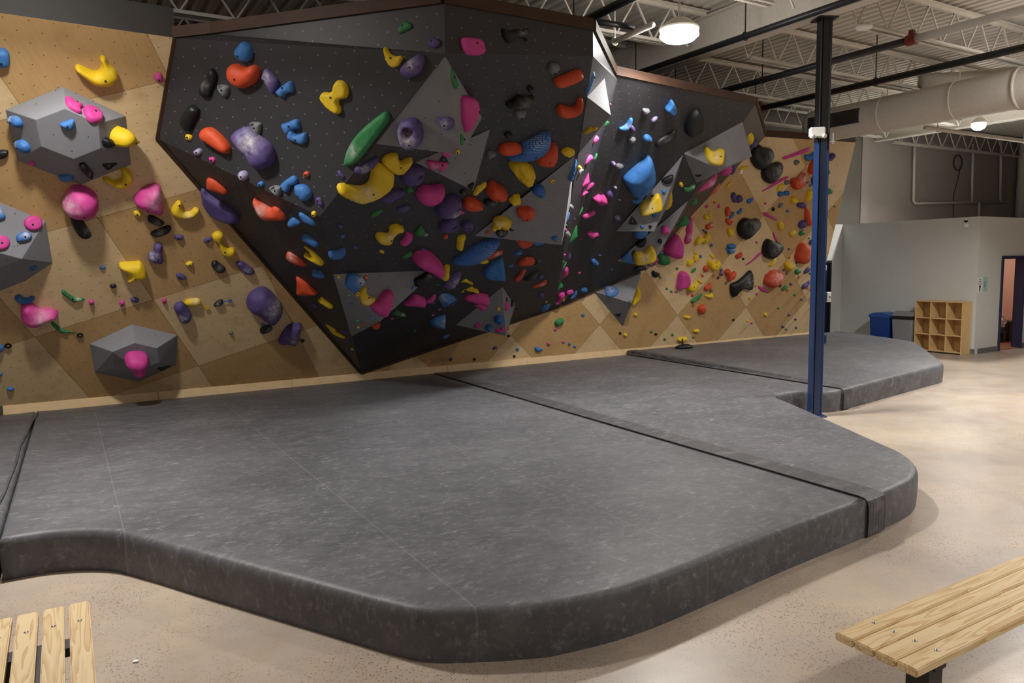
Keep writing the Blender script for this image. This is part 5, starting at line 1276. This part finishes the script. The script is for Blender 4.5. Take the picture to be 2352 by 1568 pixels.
# ------------------------------------------------------------------ crash matting
def resample(P, step):
    out = []
    for a, b in zip(P, P[1:]):
        n = max(1, int((Vector(b)-Vector(a)).length/step)); out += [tuple(Vector(a).lerp(Vector(b), i/n)) for i in range(n)]
    return out+[tuple(P[-1])]
def catmull(P, n=6):
    out = []
    for i in range(len(P)-1):
        p0, p1, p2, p3 = P[max(0, i-1)], P[i], P[i+1], P[min(len(P)-1, i+2)]
        for k in range(n):
            t = k/n; t2 = t*t; t3 = t2*t
            out.append(tuple(.5*(2*p1[j]+(p2[j]-p0[j])*t+(2*p0[j]-5*p1[j]+4*p2[j]-p3[j])*t2+(-p0[j]+3*p1[j]-3*p2[j]+p3[j])*t3) for j in (0, 1)))
    return out+[P[-1]]
FRONT = catmull([(-3, 6.10), (-1.6, 6.06), (-.49, 6.02), (-.17, 5.99), (.13, 5.82), (.35, 5.50), (.62, 5.02), (1.09, 4.2), (1.40, 3.66), (1.55, 3.47), (1.77, 3.34), (1.98, 3.24), (2.2, 3.17), (2.78, 3.13), (4.05, 3.26), (5.05, 3.345), (5.72, 3.43),
                 (6.02, 3.52), (6.27, 3.66), (6.50, 3.87), (6.66, 4.08), (6.78, 4.30), (7.2, 5.08), (7.62, 5.86), (7.84, 6.28), (8.05, 6.64), (8.4, 6.76), (8.70, 6.72), (8.82, 6.54), (9.2, 6.48), (10.9, 6.74), (12.3, 6.96), (12.58, 7.01), (12.78, 7.09), (12.98, 7.23), (13.4, 7.56), (15.1, 8.93), (15.45, 9.4), (15.72, 10.3), (15.85, 11.0), (15.85, 11.36)])
def clip(P, a, b, keep):
    """keep the side of line a-b where the sign matches"""
    def sd(p): return ((b[0]-a[0])*(p[1]-a[1])-(b[1]-a[1])*(p[0]-a[0]))*keep
    out = []
    for i in range(len(P)):
        p, q = P[i-1], P[i]; dp, dq = sd(p), sd(q)
        if (dp >= 0) != (dq >= 0): t = dp/(dp-dq); out.append((p[0]+(q[0]-p[0])*t, p[1]+(q[1]-p[1])*t))
        if dq >= 0: out.append(q)
    return out
S0 = ((-.50, 5.0), (-.385, 11.6)); S1 = ((5.075, 3.0), (5.24, 11.6)); S2 = ((9.185, 6.0), (9.40, 11.6))
FULL = FRONT+[(15.85, YK-.01), (-3, YK-.01)]
def ztop(x, y): return .30+(max(0, y-6.5)*.016 if x > 9.4 else 0)
def mat_piece(poly, label):
    c = []
    for p in poly:
        if not c or (Vector(p)-Vector(c[-1])).length > .004: c.append(p)
    if (Vector(c[0])-Vector(c[-1])).length < .004: c.pop()
    ar = sum(c[i-1][0]*c[i][1]-c[i][0]*c[i-1][1] for i in range(len(c)))
    if ar < 0: c.reverse()
    c = resample(c+[c[0]], .13)[:-1]; n = len(c)
    nr = []
    for i in range(n):
        d = (Vector(c[(i+1) % n])-Vector(c[i-1])).normalized(); nr.append(Vector((d.y, -d.x)))     # outward
    def on_seam(p): return any(abs((b_[0]-a_[0])*(p[1]-a_[1])-(b_[1]-a_[1])*(p[0]-a_[0]))/math.hypot(b_[0]-a_[0], b_[1]-a_[1]) < .02 for a_, b_ in (S0, S1, S2))
    sm = [on_seam(p) for p in c]
    bm = bmesh.new(); rings = []
    for off, dz in ((.004, None), (.010, .10), (.013, .17), (.011, .245), (.002, .278), (-.014, .295), (-.05, .30)):
        ring = []
        for p, q, s_ in zip(c, nr, sm):
            if s_: off_ = max(off, -.02); dz_ = dz if dz is None or dz < .2 else {.245: .26, .278: .288, .295: .298, .30: .30}[dz]
            else: off_, dz_ = off, dz
            x, y = p[0]+q.x*(off_-.016), p[1]+q.y*(off_-.016)
            z = 0.0 if dz is None else dz_*ztop(x, y)/.30 + (.006*noise.noise(Vector((x*2.3, y*2.3, dz*9))) if .05 < dz < .25 else 0)
            ring.append(bm.verts.new((x, y, z)))
        rings.append(ring)
    for a_, b_ in zip(rings, rings[1:]):
        for i in range(n): bm.faces.new((a_[i], a_[(i+1) % n], b_[(i+1) % n], b_[i]))
    # flat top, triangulated with inner points so that it can sag a little
    loop = [v.co.xy for v in rings[-1]]; inn = []
    x0, x1 = min(p.x for p in loop), max(p.x for p in loop); y0, y1 = min(p.y for p in loop), max(p.y for p in loop)
    lp = [(p.x, p.y) for p in loop]; y = y0
    while y < y1:
        x = x0
        while x < x1:
            if inside(x, y, lp) and seg_dist(x, y, lp) > .12: inn.append((x, y))
            x += .35
        y += .35
    res = delaunay_2d_cdt([Vector(p) for p in lp+inn], [(i, (i+1) % n) for i in range(n)], [], 1, 1e-6)
    tv = []
    for i, p in enumerate(res[0]):
        best = next((v for v in rings[-1] if (v.co.xy-p).length < 1e-5), None)
        tv.append(best or bm.verts.new((p.x, p.y, ztop(p.x, p.y)+.006*noise.noise(Vector((p.x*.9, p.y*.9, 2))))))
    for f in res[2]:
        try: bm.faces.new([tv[i] for i in f])
        except ValueError: pass
    bmesh.ops.recalc_face_normals(bm, faces=bm.faces)
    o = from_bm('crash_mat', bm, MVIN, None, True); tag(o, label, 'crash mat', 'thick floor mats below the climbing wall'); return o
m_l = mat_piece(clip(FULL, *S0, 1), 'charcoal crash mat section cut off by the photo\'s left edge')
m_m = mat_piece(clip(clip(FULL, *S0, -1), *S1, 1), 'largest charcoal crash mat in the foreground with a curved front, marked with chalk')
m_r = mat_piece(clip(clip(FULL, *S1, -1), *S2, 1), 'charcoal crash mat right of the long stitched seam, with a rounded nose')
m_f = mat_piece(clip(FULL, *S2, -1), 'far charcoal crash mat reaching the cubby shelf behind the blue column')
def flap(mat, S, wid, yfront, label, yend=11.3):
    """stitched cover strip lying over a seam and hanging down the front"""
    a, b = Vector((*S[0], 0)), Vector((*S[1], 0)); d = (b-a).normalized(); w = Vector((d.y, -d.x, 0))
    def P(y, s): 
        t = (y-a.y)/d.y; p = a+d*t+w*s; return p
    fl = [p for p in FRONT]
    def front_y(x): 
        best = None
        for p, q in zip(fl, fl[1:]):
            if min(p[0], q[0]) <= x <= max(p[0], q[0]) and abs(p[0]-q[0]) > 1e-6: best = p[1]+(q[1]-p[1])*(x-p[0])/(q[0]-p[0]); break
        return best
    bm = bmesh.new(); uvl = bm.loops.layers.uv.new('UVMap'); cols = []
    ns = 9
    for i in range(ns):
        s = wid*i/(ns-1); x = P(yfront, s).x; fy = front_y(x)
        row = []; k = 0; y = yend
        while y > fy+.10: p = P(y, s); row.append((p.x, p.y, ztop(p.x, p.y)+.009)); y -= .3
        while len(row) > int((yend-yfront-.25)/.3)+1: row.pop()
        for dy, z in ((.07, .309), (.02, .302), (-.008, .285), (-.018, .25), (-.02, .16), (-.018, .08), (-.016, .015)): row.append((x, fy+dy, z*(ztop(x, fy)/.30)))
        cols.append(row)
    V = [[bm.verts.new(p) for p in r_] for r_ in cols]
    for i in range(ns-1):
        for j in range(min(len(V[i]), len(V[i+1]))-1):
            f = bm.faces.new((V[i][j], V[i][j+1], V[i+1][j+1], V[i+1][j]))
            for lo, (ii, jj) in zip(f.loops, ((i, j), (i, j+1), (i+1, j+1), (i+1, j))): lo[uvl].uv = (ii/(ns-1), jj)
    bmesh.ops.recalc_face_normals(bm, faces=bm.faces)
    o = from_bm('seam_flap', bm, MFLAP, mat); o['label'] = label
    s = o.modifiers.new('thickness', 'SOLIDIFY'); s.thickness = .006; s.offset = 0
flap(m_r, S1, .25, 3.36, 'stitched black seam flap running from the wall to the front edge')
flap(m_f, S2, .20, 6.48, 'stitched black seam flap beside the blue column')
# folded seam edge at the far left
bm = bmesh.new(); pl = [on_z(x, y, .312) for x, y in ((87, 946), (74, 966), (60, 996), (46, 1024), (36, 1062), (22, 1098), (8, 1134), (-6, 1160))]
tube(bm, [p+Vector((0, 0, .0)) for p in pl], .012, 8); o = from_bm('seam_flap', bm, MFLAP, m_l)
# grip hold lying on the far mat
p = on_z(1577, 797, .40)
bm = bmesh.new(); bmesh.ops.create_icosphere(bm, subdivisions=2, radius=.5)
for v in bm.verts: v.co = Vector((v.co.x*.44*(1+.3*noise.noise(v.co*3)), v.co.y*.25, max(0, v.co.z)*.16)); v.co += Vector((p.x, 11.0, ztop(p.x, 11.0)+.012))
o = from_bm('climbing_hold', bm, HM['K'], None, True); o.data.attributes.new('chalk', 'FLOAT', 'POINT')
tag(o, 'dark loose hold lying on the far mat against the wall', 'climbing hold', 'loose holds on the mats')
bm = bmesh.new(); bar(bm, (p.x-.05, 11.0, ztop(p.x, 11)+.08), (p.x-.06, 11.0, ztop(p.x, 11)+.20), .02); from_bm('bolt', bm, MHOLE, o)
# ------------------------------------------------------------------ blue column
PX, PY = 8.58, 6.46
col = empty('steel_column', (PX, PY, 0), 'tall navy blue steel column at the corner of the mats, black near the top', 'column')
R = Matrix.Rotation(math.radians(-30.8+4), 3, 'Z')
def hsec(bm, z0, z1):
    for lo, hi in (((-.068, -.068, z0), (-.058, .068, z1)), ((.058, -.068, z0), (.068, .068, z1)), ((-.058, -.006, z0), (.058, .006, z1))):
        vs = box(bm, lo, hi)
        for v in vs: v.co = R @ v.co + Vector((PX, PY, 0))
    for sx in (-1, 1): tube(bm, [R @ Vector((sx*.063, -.066, z)) + Vector((PX, PY, 0)) for z in (z0, z1)], .010, 10)
    vs = box(bm, (-.04, -.062, z0), (.052, -.052, z1))
    for v in vs: v.co = R @ v.co + Vector((PX, PY, 0))
part_at(from_bm('column_lower', mesh_of(hsec, 0, 3.60), MNAVY), col)
part_at(from_bm('column_upper', mesh_of(hsec, 3.60, 5.13), MCHAR), col); col.children[-1]['label'] = 'black painted upper length of the column'
def cbox(name, lo, hi, mat, lab=None, par=None):
    bm = bmesh.new(); vs = box(bm, lo, hi)
    for v in vs: v.co = R @ v.co + Vector((PX, PY, 0))
    o = from_bm(name, bm, mat); bevel(o, .008, 2)
    if par: part_at(o, par)
    else: part_at(o, col)
    return o
cbox('base_plate', (-.12, -.12, 0), (.12, .12, .02), MNAVY); cbox('cap_plate', (-.13, -.13, 5.13), (.13, .13, 5.148), MCHAR)
cbox('socket_box', (.068, -.05, .98), (.118, .02, 1.10), MNAVY)
def lightbox(loc, label, lit):
    r = empty('emergency_light', loc, label, 'emergency light', 'twin-head emergency lights on the column')
    body = bmesh.new(); box(body, (-.085, -.04, -.055), (.085, .04, .055)); bmesh.ops.bevel(body, geom=body.edges[:], offset=.012, segments=2, affect='EDGES'); o = from_bm('light_body', body, MWHITE, r)
    for sx in (-1, 1):
        b = bmesh.new(); tube(b, [(sx*.060, -.030, -.045), (sx*.064, -.05, -.048), (sx*.066, -.062, -.05)], [.018, .024, .026], 14); from_bm('lamp_head', b, MWHITE, r, True)
    b = bmesh.new(); box(b, (-.012, -.03, -.06), (.012, -.01, -.053)); from_bm('indicator', b, MGREENL, r)
    return r
p = (R @ Vector((-.12, -.12, 3.71)))+Vector((PX, PY, 0))
e = lightbox(p, 'white twin-head emergency light facing the mats on the blue column', True); e.rotation_euler = (0, 0, math.radians(-38)); e.scale = (1.12, 1.2, 1.15)
bm = bmesh.new(); box(bm, (-.03, .03, -.03), (.03, .10, .03)); from_bm('bracket', bm, MCHAR, e)
p = (R @ Vector((.125, .10, 3.68)))+Vector((PX, PY, 0))
e = lightbox(p, 'second emergency light on the far side of the blue column, seen from behind', False); e.rotation_euler = (0, 0, math.radians(115)); e.scale = (.9, .9, 1.05)
sw = empty('switch_box', (R @ Vector((.10, -.05, 1.60)))+Vector((PX, PY, 0)), 'white electrical switch box with navy bracket on the blue column', 'switch box')
bm = bmesh.new(); box(bm, (-.005, -.02, -.065), (.055, .05, .065)); o = from_bm('box_body', bm, MWHITE, sw); bevel(o, .006)
bm = bmesh.new(); box(bm, (-.055, -.03, -.055), (-.006, .05, .055)); from_bm('box_bracket', bm, MNAVY, sw)
bm = bmesh.new(); box(bm, (.03, -.024, -.012), (.042, -.02, .012)); from_bm('switch_lever', bm, MINK, sw)
sw.rotation_euler = (0, 0, math.radians(-27))
pts = [(.075, -.02, 1.665), (.085, -.02, 1.8), (.078, -.02, 2.0), (.076, -.02, 3.58)]
o = from_bm('conduit', mesh_of(tube, [R @ Vector(q) + Vector((PX, PY, 0)) for q in pts], .009, 8), MNAVY, None, True); part_at(o, col)
# ------------------------------------------------------------------ benches
def bolt_head(bm, x, y, z):
    r_ = bmesh.ops.create_uvsphere(bm, u_segments=10, v_segments=6, radius=.011)
    for v in r_['verts']: v.co = Vector((v.co.x+x, v.co.y+y, max(-.2, v.co.z*.45)+z))
def board(name, lo, hi, mat, parent, along):
    bm = bmesh.new(); box(bm, lo, hi)
    ed = [e for e in bm.edges]
    bmesh.ops.bevel(bm, geom=ed, offset=.006, segments=3, affect='EDGES')
    o = from_bm(name, bm, mat, None); part_at(o, parent); return o
bR = empty('bench', (3.0, 1.82, 0), 'pine slat bench on black steel legs at the lower right corner', 'bench', 'pine slat benches')
zb = .45
for i in range(4):
    y = 1.634+i*.0955; sl = board('slat', (2.85, y, zb-.038), (6.4, y+.089, zb), MPX, bR, 'X')
    bm = bmesh.new(); bolt_head(bm, 3.07, y+.045, zb); o = from_bm('bolt', bm, MBOLT, None, True); o.parent = sl
bm = bmesh.new(); box(bm, (3.03, 1.66, zb-.078), (3.11, 2.0, zb-.038)); part_at(from_bm('crossbar', bm, MCHAR), bR)
bm = bmesh.new(); box(bm, (3.02, 1.68, .02), (3.12, 1.78, zb-.078)); part_at(from_bm('leg', bm, MCHAR), bR)
bm = bmesh.new(); box(bm, (3.0, 1.60, 0), (3.14, 2.16, .02)); part_at(from_bm('foot', bm, MCHAR), bR)
bm = bmesh.new(); box(bm, (3.1, 1.79, zb-.085), (6.3, 1.85, zb-.038)); part_at(from_bm('spine', bm, MCHAR), bR)
for xx in (5.9,):
    bm = bmesh.new(); box(bm, (xx, 1.68, .0), (xx+.1, 1.98, zb-.038)); part_at(from_bm('leg', bm, MCHAR), bR)
bL = empty('bench', (-.2, 3.8, 0), 'pine slat bench end with gaps between boards, at the lower left corner', 'bench', 'pine slat benches')
for i in range(6):
    x = .014-.0875-i*.1075; sl = board('slat', (x, 2.2, zb-.038), (x+.0875, 4.215, zb), MPY, bL, 'Y')
    bm = bmesh.new(); bolt_head(bm, x+.044, 3.985, zb); o = from_bm('bolt', bm, MBOLT, None, True); o.parent = sl
bm = bmesh.new(); box(bm, (-.58, 3.80, zb-.08), (-.0, 3.90, zb-.039)); part_at(from_bm('crossbar', bm, MCHAR), bL)
bm = bmesh.new(); box(bm, (-.23, 2.3, zb-.08), (-.13, 3.80, zb-.039)); part_at(from_bm('spine', bm, MCHAR), bL)
for yy in (3.80, 2.4):
    bm = bmesh.new(); box(bm, (-.34, yy, .02), (-.24, yy+.1, zb-.08)); part_at(from_bm('leg', bm, MCHAR), bL)
    bm = bmesh.new(); box(bm, (-.55, yy-.02, 0), (-.04, yy+.12, .02)); part_at(from_bm('foot', bm, MCHAR), bL)
# ------------------------------------------------------------------ cubby shelf, bins, signs
cu = empty('cubby_shelf', (16.5, 9.3, 0), 'birch cubby shelf of nine empty boxes against the pale grey wall', 'cubby shelf')
x0, x1, y0, y1, th, hh = 16.47, 16.83, 8.79, 9.84, .022, 1.14
def cpart(name, lo, hi, mat=MBIRCH): o = from_bm(name, mesh_of(box, lo, hi), mat); bevel(o, .002, 1); part_at(o, cu)
cpart('side_panel', (x0, y0-.0, .0), (x1, y0+th, hh)); cpart('side_panel', (x0, y1-th, .0), (x1, y1, hh))
cpart('top_panel', (x0, y0+th, hh-th), (x1, y1-th, hh)); cpart('back_panel', (x1-.012, y0+th, .03), (x1, y1-th, hh-th))
zz = [.05, .05+.36, .05+.72]
for i, z in enumerate(zz): cpart('shelf' if i else 'bottom_panel', (x0+.004, y0+th, z-th), (x1-.012, y1-th, z))
for i in (1, 2):
    yy = y0+(y1-y0)*i/3; 
    for j in range(3): cpart('divider', (x0+.006, yy-th/2, zz[j]), (x1-.012, yy+th/2, (zz[j+1]-th if j < 2 else hh-th)))
cpart('plinth', (x0+.03, y0+th, 0), (x0+.045, y1-th, .028), MCHAR)
def bin_(name, cx, cy_, w, dp, h, mb, ml, label):
    r = empty(name, (cx, cy_, 0), label, 'bin', 'tall slim bins beside the cubby shelf')
    bm = bmesh.new(); t, b = .5, .43
    vb = [bm.verts.new((sx*dp*b, sy*w*b, 0)) for sx, sy in ((-1, -1), (1, -1), (1, 1), (-1, 1))]; vt = [bm.verts.new((sx*dp*t, sy*w*t, h*.86)) for sx, sy in ((-1, -1), (1, -1), (1, 1), (-1, 1))]
    bm.faces.new(vb[::-1]); bm.faces.new(vt)
    for i in range(4): bm.faces.new((vb[i], vb[(i+1) % 4], vt[(i+1) % 4], vt[i]))
    o = from_bm('bin_body', bm, mb, r); bevel(o, .02, 3)
    bm = bmesh.new(); box(bm, (-dp*.475-.004, -w*.34, h*.10), (-dp*.475+.02, w*.34, h*.70)); o = from_bm('front_panel', bm, mb, r); bevel(o, .012, 2)
    return r
b1 = bin_('recycling_bin', 16.62, 10.66, .50, .42, .84, MBLUE, MBLUEL, 'tall blue recycling bin with a domed lid behind the far mat')
bm = bmesh.new(); w, dp, h = .50, .42, .84
pr = [(-.5, 0), (-.52, .03), (-.5, .06), (-.3, .105), (0, .12), (.3, .105), (.5, .06), (.52, .03), (.5, 0)]
A_ = [bm.verts.new((-dp*.54, y*w*1.04, h*.85+z)) for y, z in pr]; B_ = [bm.verts.new((dp*.54, y*w*1.04, h*.85+z)) for y, z in pr]
bm.faces.new(A_); bm.faces.new(B_[::-1])
for i in range(len(pr)-1): bm.faces.new((A_[i+1], A_[i], B_[i], B_[i+1]))
bmesh.ops.recalc_face_normals(bm, faces=bm.faces); o = from_bm('bin_lid', bm, MBLUEL, b1); bevel(o, .01)
b2 = bin_('waste_bin', 16.62, 10.11, .48, .42, .84, MGREY, MGREYL, 'grey waste bin with a sloping swing lid between blue bin and cubby shelf')
bm = bmesh.new(); box(bm, (-.225, -.255, .70), (.225, .255, .775)); o = from_bm('bin_rim', bm, MCHAR, b2); bevel(o, .012)
bm = bmesh.new(); pr = [(-.225, .775), (.225, .775), (.19, .865), (-.06, .872)]
A_ = [bm.verts.new((x, -.245, z)) for x, z in pr]; B_ = [bm.verts.new((x, .245, z)) for x, z in pr]; bm.faces.new(A_[::-1]); bm.faces.new(B_)
for i in range(4): bm.faces.new((A_[i], A_[(i+1) % 4], B_[(i+1) % 4], B_[i]))
bmesh.ops.recalc_face_normals(bm, faces=bm.faces); o = from_bm('bin_lid', bm, MGREYL, b2); bevel(o, .012)
def text(name, s, loc, size, mat, parent, rot=(PI/2, 0, 0), align='CENTER'):
    cu_ = bpy.data.curves.new(name, 'FONT'); cu_.body = s; cu_.size = size; cu_.align_x = align; cu_.extrude = .0006
    o = bpy.data.objects.new(name, cu_); COL.objects.link(o); bpy.context.view_layer.update()
    me = bpy.data.meshes.new_from_object(o.evaluated_get(bpy.context.evaluated_depsgraph_get())); bpy.data.objects.remove(o); bpy.data.curves.remove(cu_)
    m = Matrix.LocRotScale(Vector(loc), __import__('mathutils').Euler(rot), None); me.transform(m)
    o = link(name, me, mat, None); part_at(o, parent); return o
YS = 8.7195
sg = empty('poster', (16.98, YS, 1.5), 'white notice with black lettering and a shoe print, left of the two on the wall', 'poster', 'notices by the office door')
part_at(from_bm('paper', mesh_of(box, (16.865, YS-.003, 1.33), (17.055, YS, 1.655)), MPAPER), sg)
text('lettering', 'Please', (16.96, YS-.004, 1.605), .035, MINK, sg); text('lettering', 'WEAR', (16.96, YS-.004, 1.55), .048, MINK, sg); text('lettering', 'YOUR SHOES', (16.96, YS-.004, 1.505), .030, MINK, sg)
bm = bmesh.new()
sole = smooth_loop([(-.018, .0), (-.020, .05), (-.032, .09), (-.028, .125), (0, .135), (.026, .12), (.030, .085), (.014, .045), (.016, 0), (0, -.01)], 30)
f = bm.faces.new([bm.verts.new((16.96+x, YS-.0045, 1.355+z)) for x, z in sole]); part_at(from_bm('shoe_print', bm, MINK), sg)
sg = empty('poster', (17.17, YS, 1.5), 'pale teal patterned notice, right of the two on the wall', 'poster', 'notices by the office door')
part_at(from_bm('paper', mesh_of(box, (17.085, YS-.003, 1.345), (17.265, YS, 1.655)), MTEAL), sg)
for i, s in enumerate(('ASK', 'FOR', 'HELP')): text('lettering', s, (17.15, YS-.004, 1.53-i*.042), .036, MINK, sg)
sc = empty('security_camera', (16.80, 8.98, 2.83), 'small white security camera near the top of the pale grey wall', 'security camera')
o = from_bm('camera_body', mesh_of(tube, [(16.80, 8.98, 2.74), (16.80, 8.98, 2.83)], .035, 14), MWHITE, None, True); part_at(o, sc)
bm = bmesh.new(); bmesh.ops.create_uvsphere(bm, u_segments=14, v_segments=10, radius=.036); bmesh.ops.translate(bm, verts=bm.verts, vec=(16.79, 8.98, 2.865)); part_at(from_bm('camera_lens', bm, MINK, None, True), sc)
bm = bmesh.new(); box(bm, (16.80, 8.95, 2.75), (16.85, 9.01, 2.81)); part_at(from_bm('camera_mount', bm, MWHITE), sc)
# things inside the office doorway
bg = empty('bin_bag', (19.55, 9.62, 0), 'black bag under crumpled clear plastic on the office floor, seen through the doorway', 'bag')
bm = bmesh.new(); bmesh.ops.create_icosphere(bm, subdivisions=3, radius=.5)
for v in bm.verts: v.co = Vector((v.co.x*.42, v.co.y*.40, max(-.33, v.co.z)*.55+.18))*(1+.12*noise.noise(v.co*5))+Vector((19.55, 9.62, .0)); v.co.z = max(.014, v.co.z)
part_at(from_bm('bag_body', bm, MBAG), bg)
bm = bmesh.new(); bmesh.ops.create_icosphere(bm, subdivisions=3, radius=.5)
for v in bm.verts: v.co = Vector((v.co.x*.42, v.co.y*.36, v.co.z*.36+.52))*(1)+Vector((19.55, 9.62, 0))+Vector((noise.noise(v.co*7), noise.noise(v.co*7+Vector((9, 0, 0))), noise.noise(v.co*6+Vector((0, 9, 0)))))*.10
part_at(from_bm('plastic_film', bm, MFILM), bg)
bx = empty('black_crate', (20.1, 9.7, .012), 'black box on the office floor beside the bag, half hidden by the door', 'box')
bm = bmesh.new(); box(bm, (19.93, 9.50, .013), (20.35, 9.85, .46)); o = from_bm('crate_body', bm, MCHAR); bevel(o, .01); part_at(o, bx)
bm = bmesh.new(); box(bm, (19.92, 9.49, .46), (20.36, 9.86, .50)); o = from_bm('crate_lid', bm, MCHAR); bevel(o, .01); part_at(o, bx)
# loose bits on the floor
p = on_z(312, 1520, 0); bm = bmesh.new(); bmesh.ops.create_icosphere(bm, subdivisions=1, radius=.014)
for v in bm.verts: v.co = Vector((p.x+v.co.x*1.3, p.y+v.co.y, .006+v.co.z*.4))
tag(from_bm('chalk_crumb', bm, MPAPER), 'white chalk crumb on the concrete right of the left bench', 'chalk')
p = on_plane(1703, 393, P2, N2, .004); bm = bmesh.new(); box(bm, p-Vector((.03, .004, .05)), p+Vector((.03, .004, .05)), Matrix.Rotation(math.radians(18), 3, 'X'), p)
tag(from_bm('paper_tag', bm, MPAPER), 'small white paper tag under the yellow stub hold on the right plywood wall', 'tag')
p = on_z(1984, 66, 5.12); bm = bmesh.new(); tube(bm, [p+Vector((0, 0, .05)), p+Vector((0, 0, .03)), p, p-Vector((0, 0, .02))], [.07, .11, .10, .05], 18)
tag(from_bm('smoke_detector', bm, MWHITE, None, True), 'round white smoke detector under a roof joist right of the blue column', 'smoke detector')
wp = [fw(2342, 352), fw(2338, 430), fw(2334, 500)]
tag(from_bm('white_pipe', mesh_of(tube, [wp[0]+Vector((0, -.1, .6)), wp[0]+Vector((0, -.1, 0)), wp[1]+Vector((0, -.1, 0)), wp[2]+Vector((0, -.1, -.1))], .13, 14), MPIPEW, None, True), 'thick white upright pipe at the far right edge above the office wall', 'pipe')
# ------------------------------------------------------------------ light
W = bpy.data.worlds.new('world'); scene.world = W; W.use_nodes = True
W.node_tree.nodes['Background'].inputs[0].default_value = (.9, .95, 1, 1); W.node_tree.nodes['Background'].inputs[1].default_value = .0
def lamp_light(loc, power):
    ld = bpy.data.lights.new('lamp_light', 'AREA'); ld.shape = 'DISK'; ld.size = .36; ld.energy = power; ld.spread = math.radians(145); ld.color = (1.0, .975, .94)
    o = bpy.data.objects.new('lamp_light', ld); COL.objects.link(o); o.location = (loc[0], loc[1], loc[2]-.13); return o
LP = 180
for loc, lb, p in LAMPS: lamp_light(loc, LP*p)
for loc, p in OFF: lamp_light(loc, LP*p)
ld = bpy.data.lights.new('office_light', 'AREA'); ld.size = .6; ld.energy = 26; ld.color = (1, .93, .86); o = bpy.data.objects.new('office_light', ld); COL.objects.link(o); o.location = (18.9, 9.9, 2.86)
em = [n for n in MEMIT.node_tree.nodes if n.type == 'EMISSION'][0]; em.inputs[1].default_value = 78
scene.view_settings.view_transform = 'Standard'; scene.view_settings.look = 'None'; scene.view_settings.gamma = 1; scene.view_settings.use_curve_mapping = False
scene.view_settings.exposure = 0.0
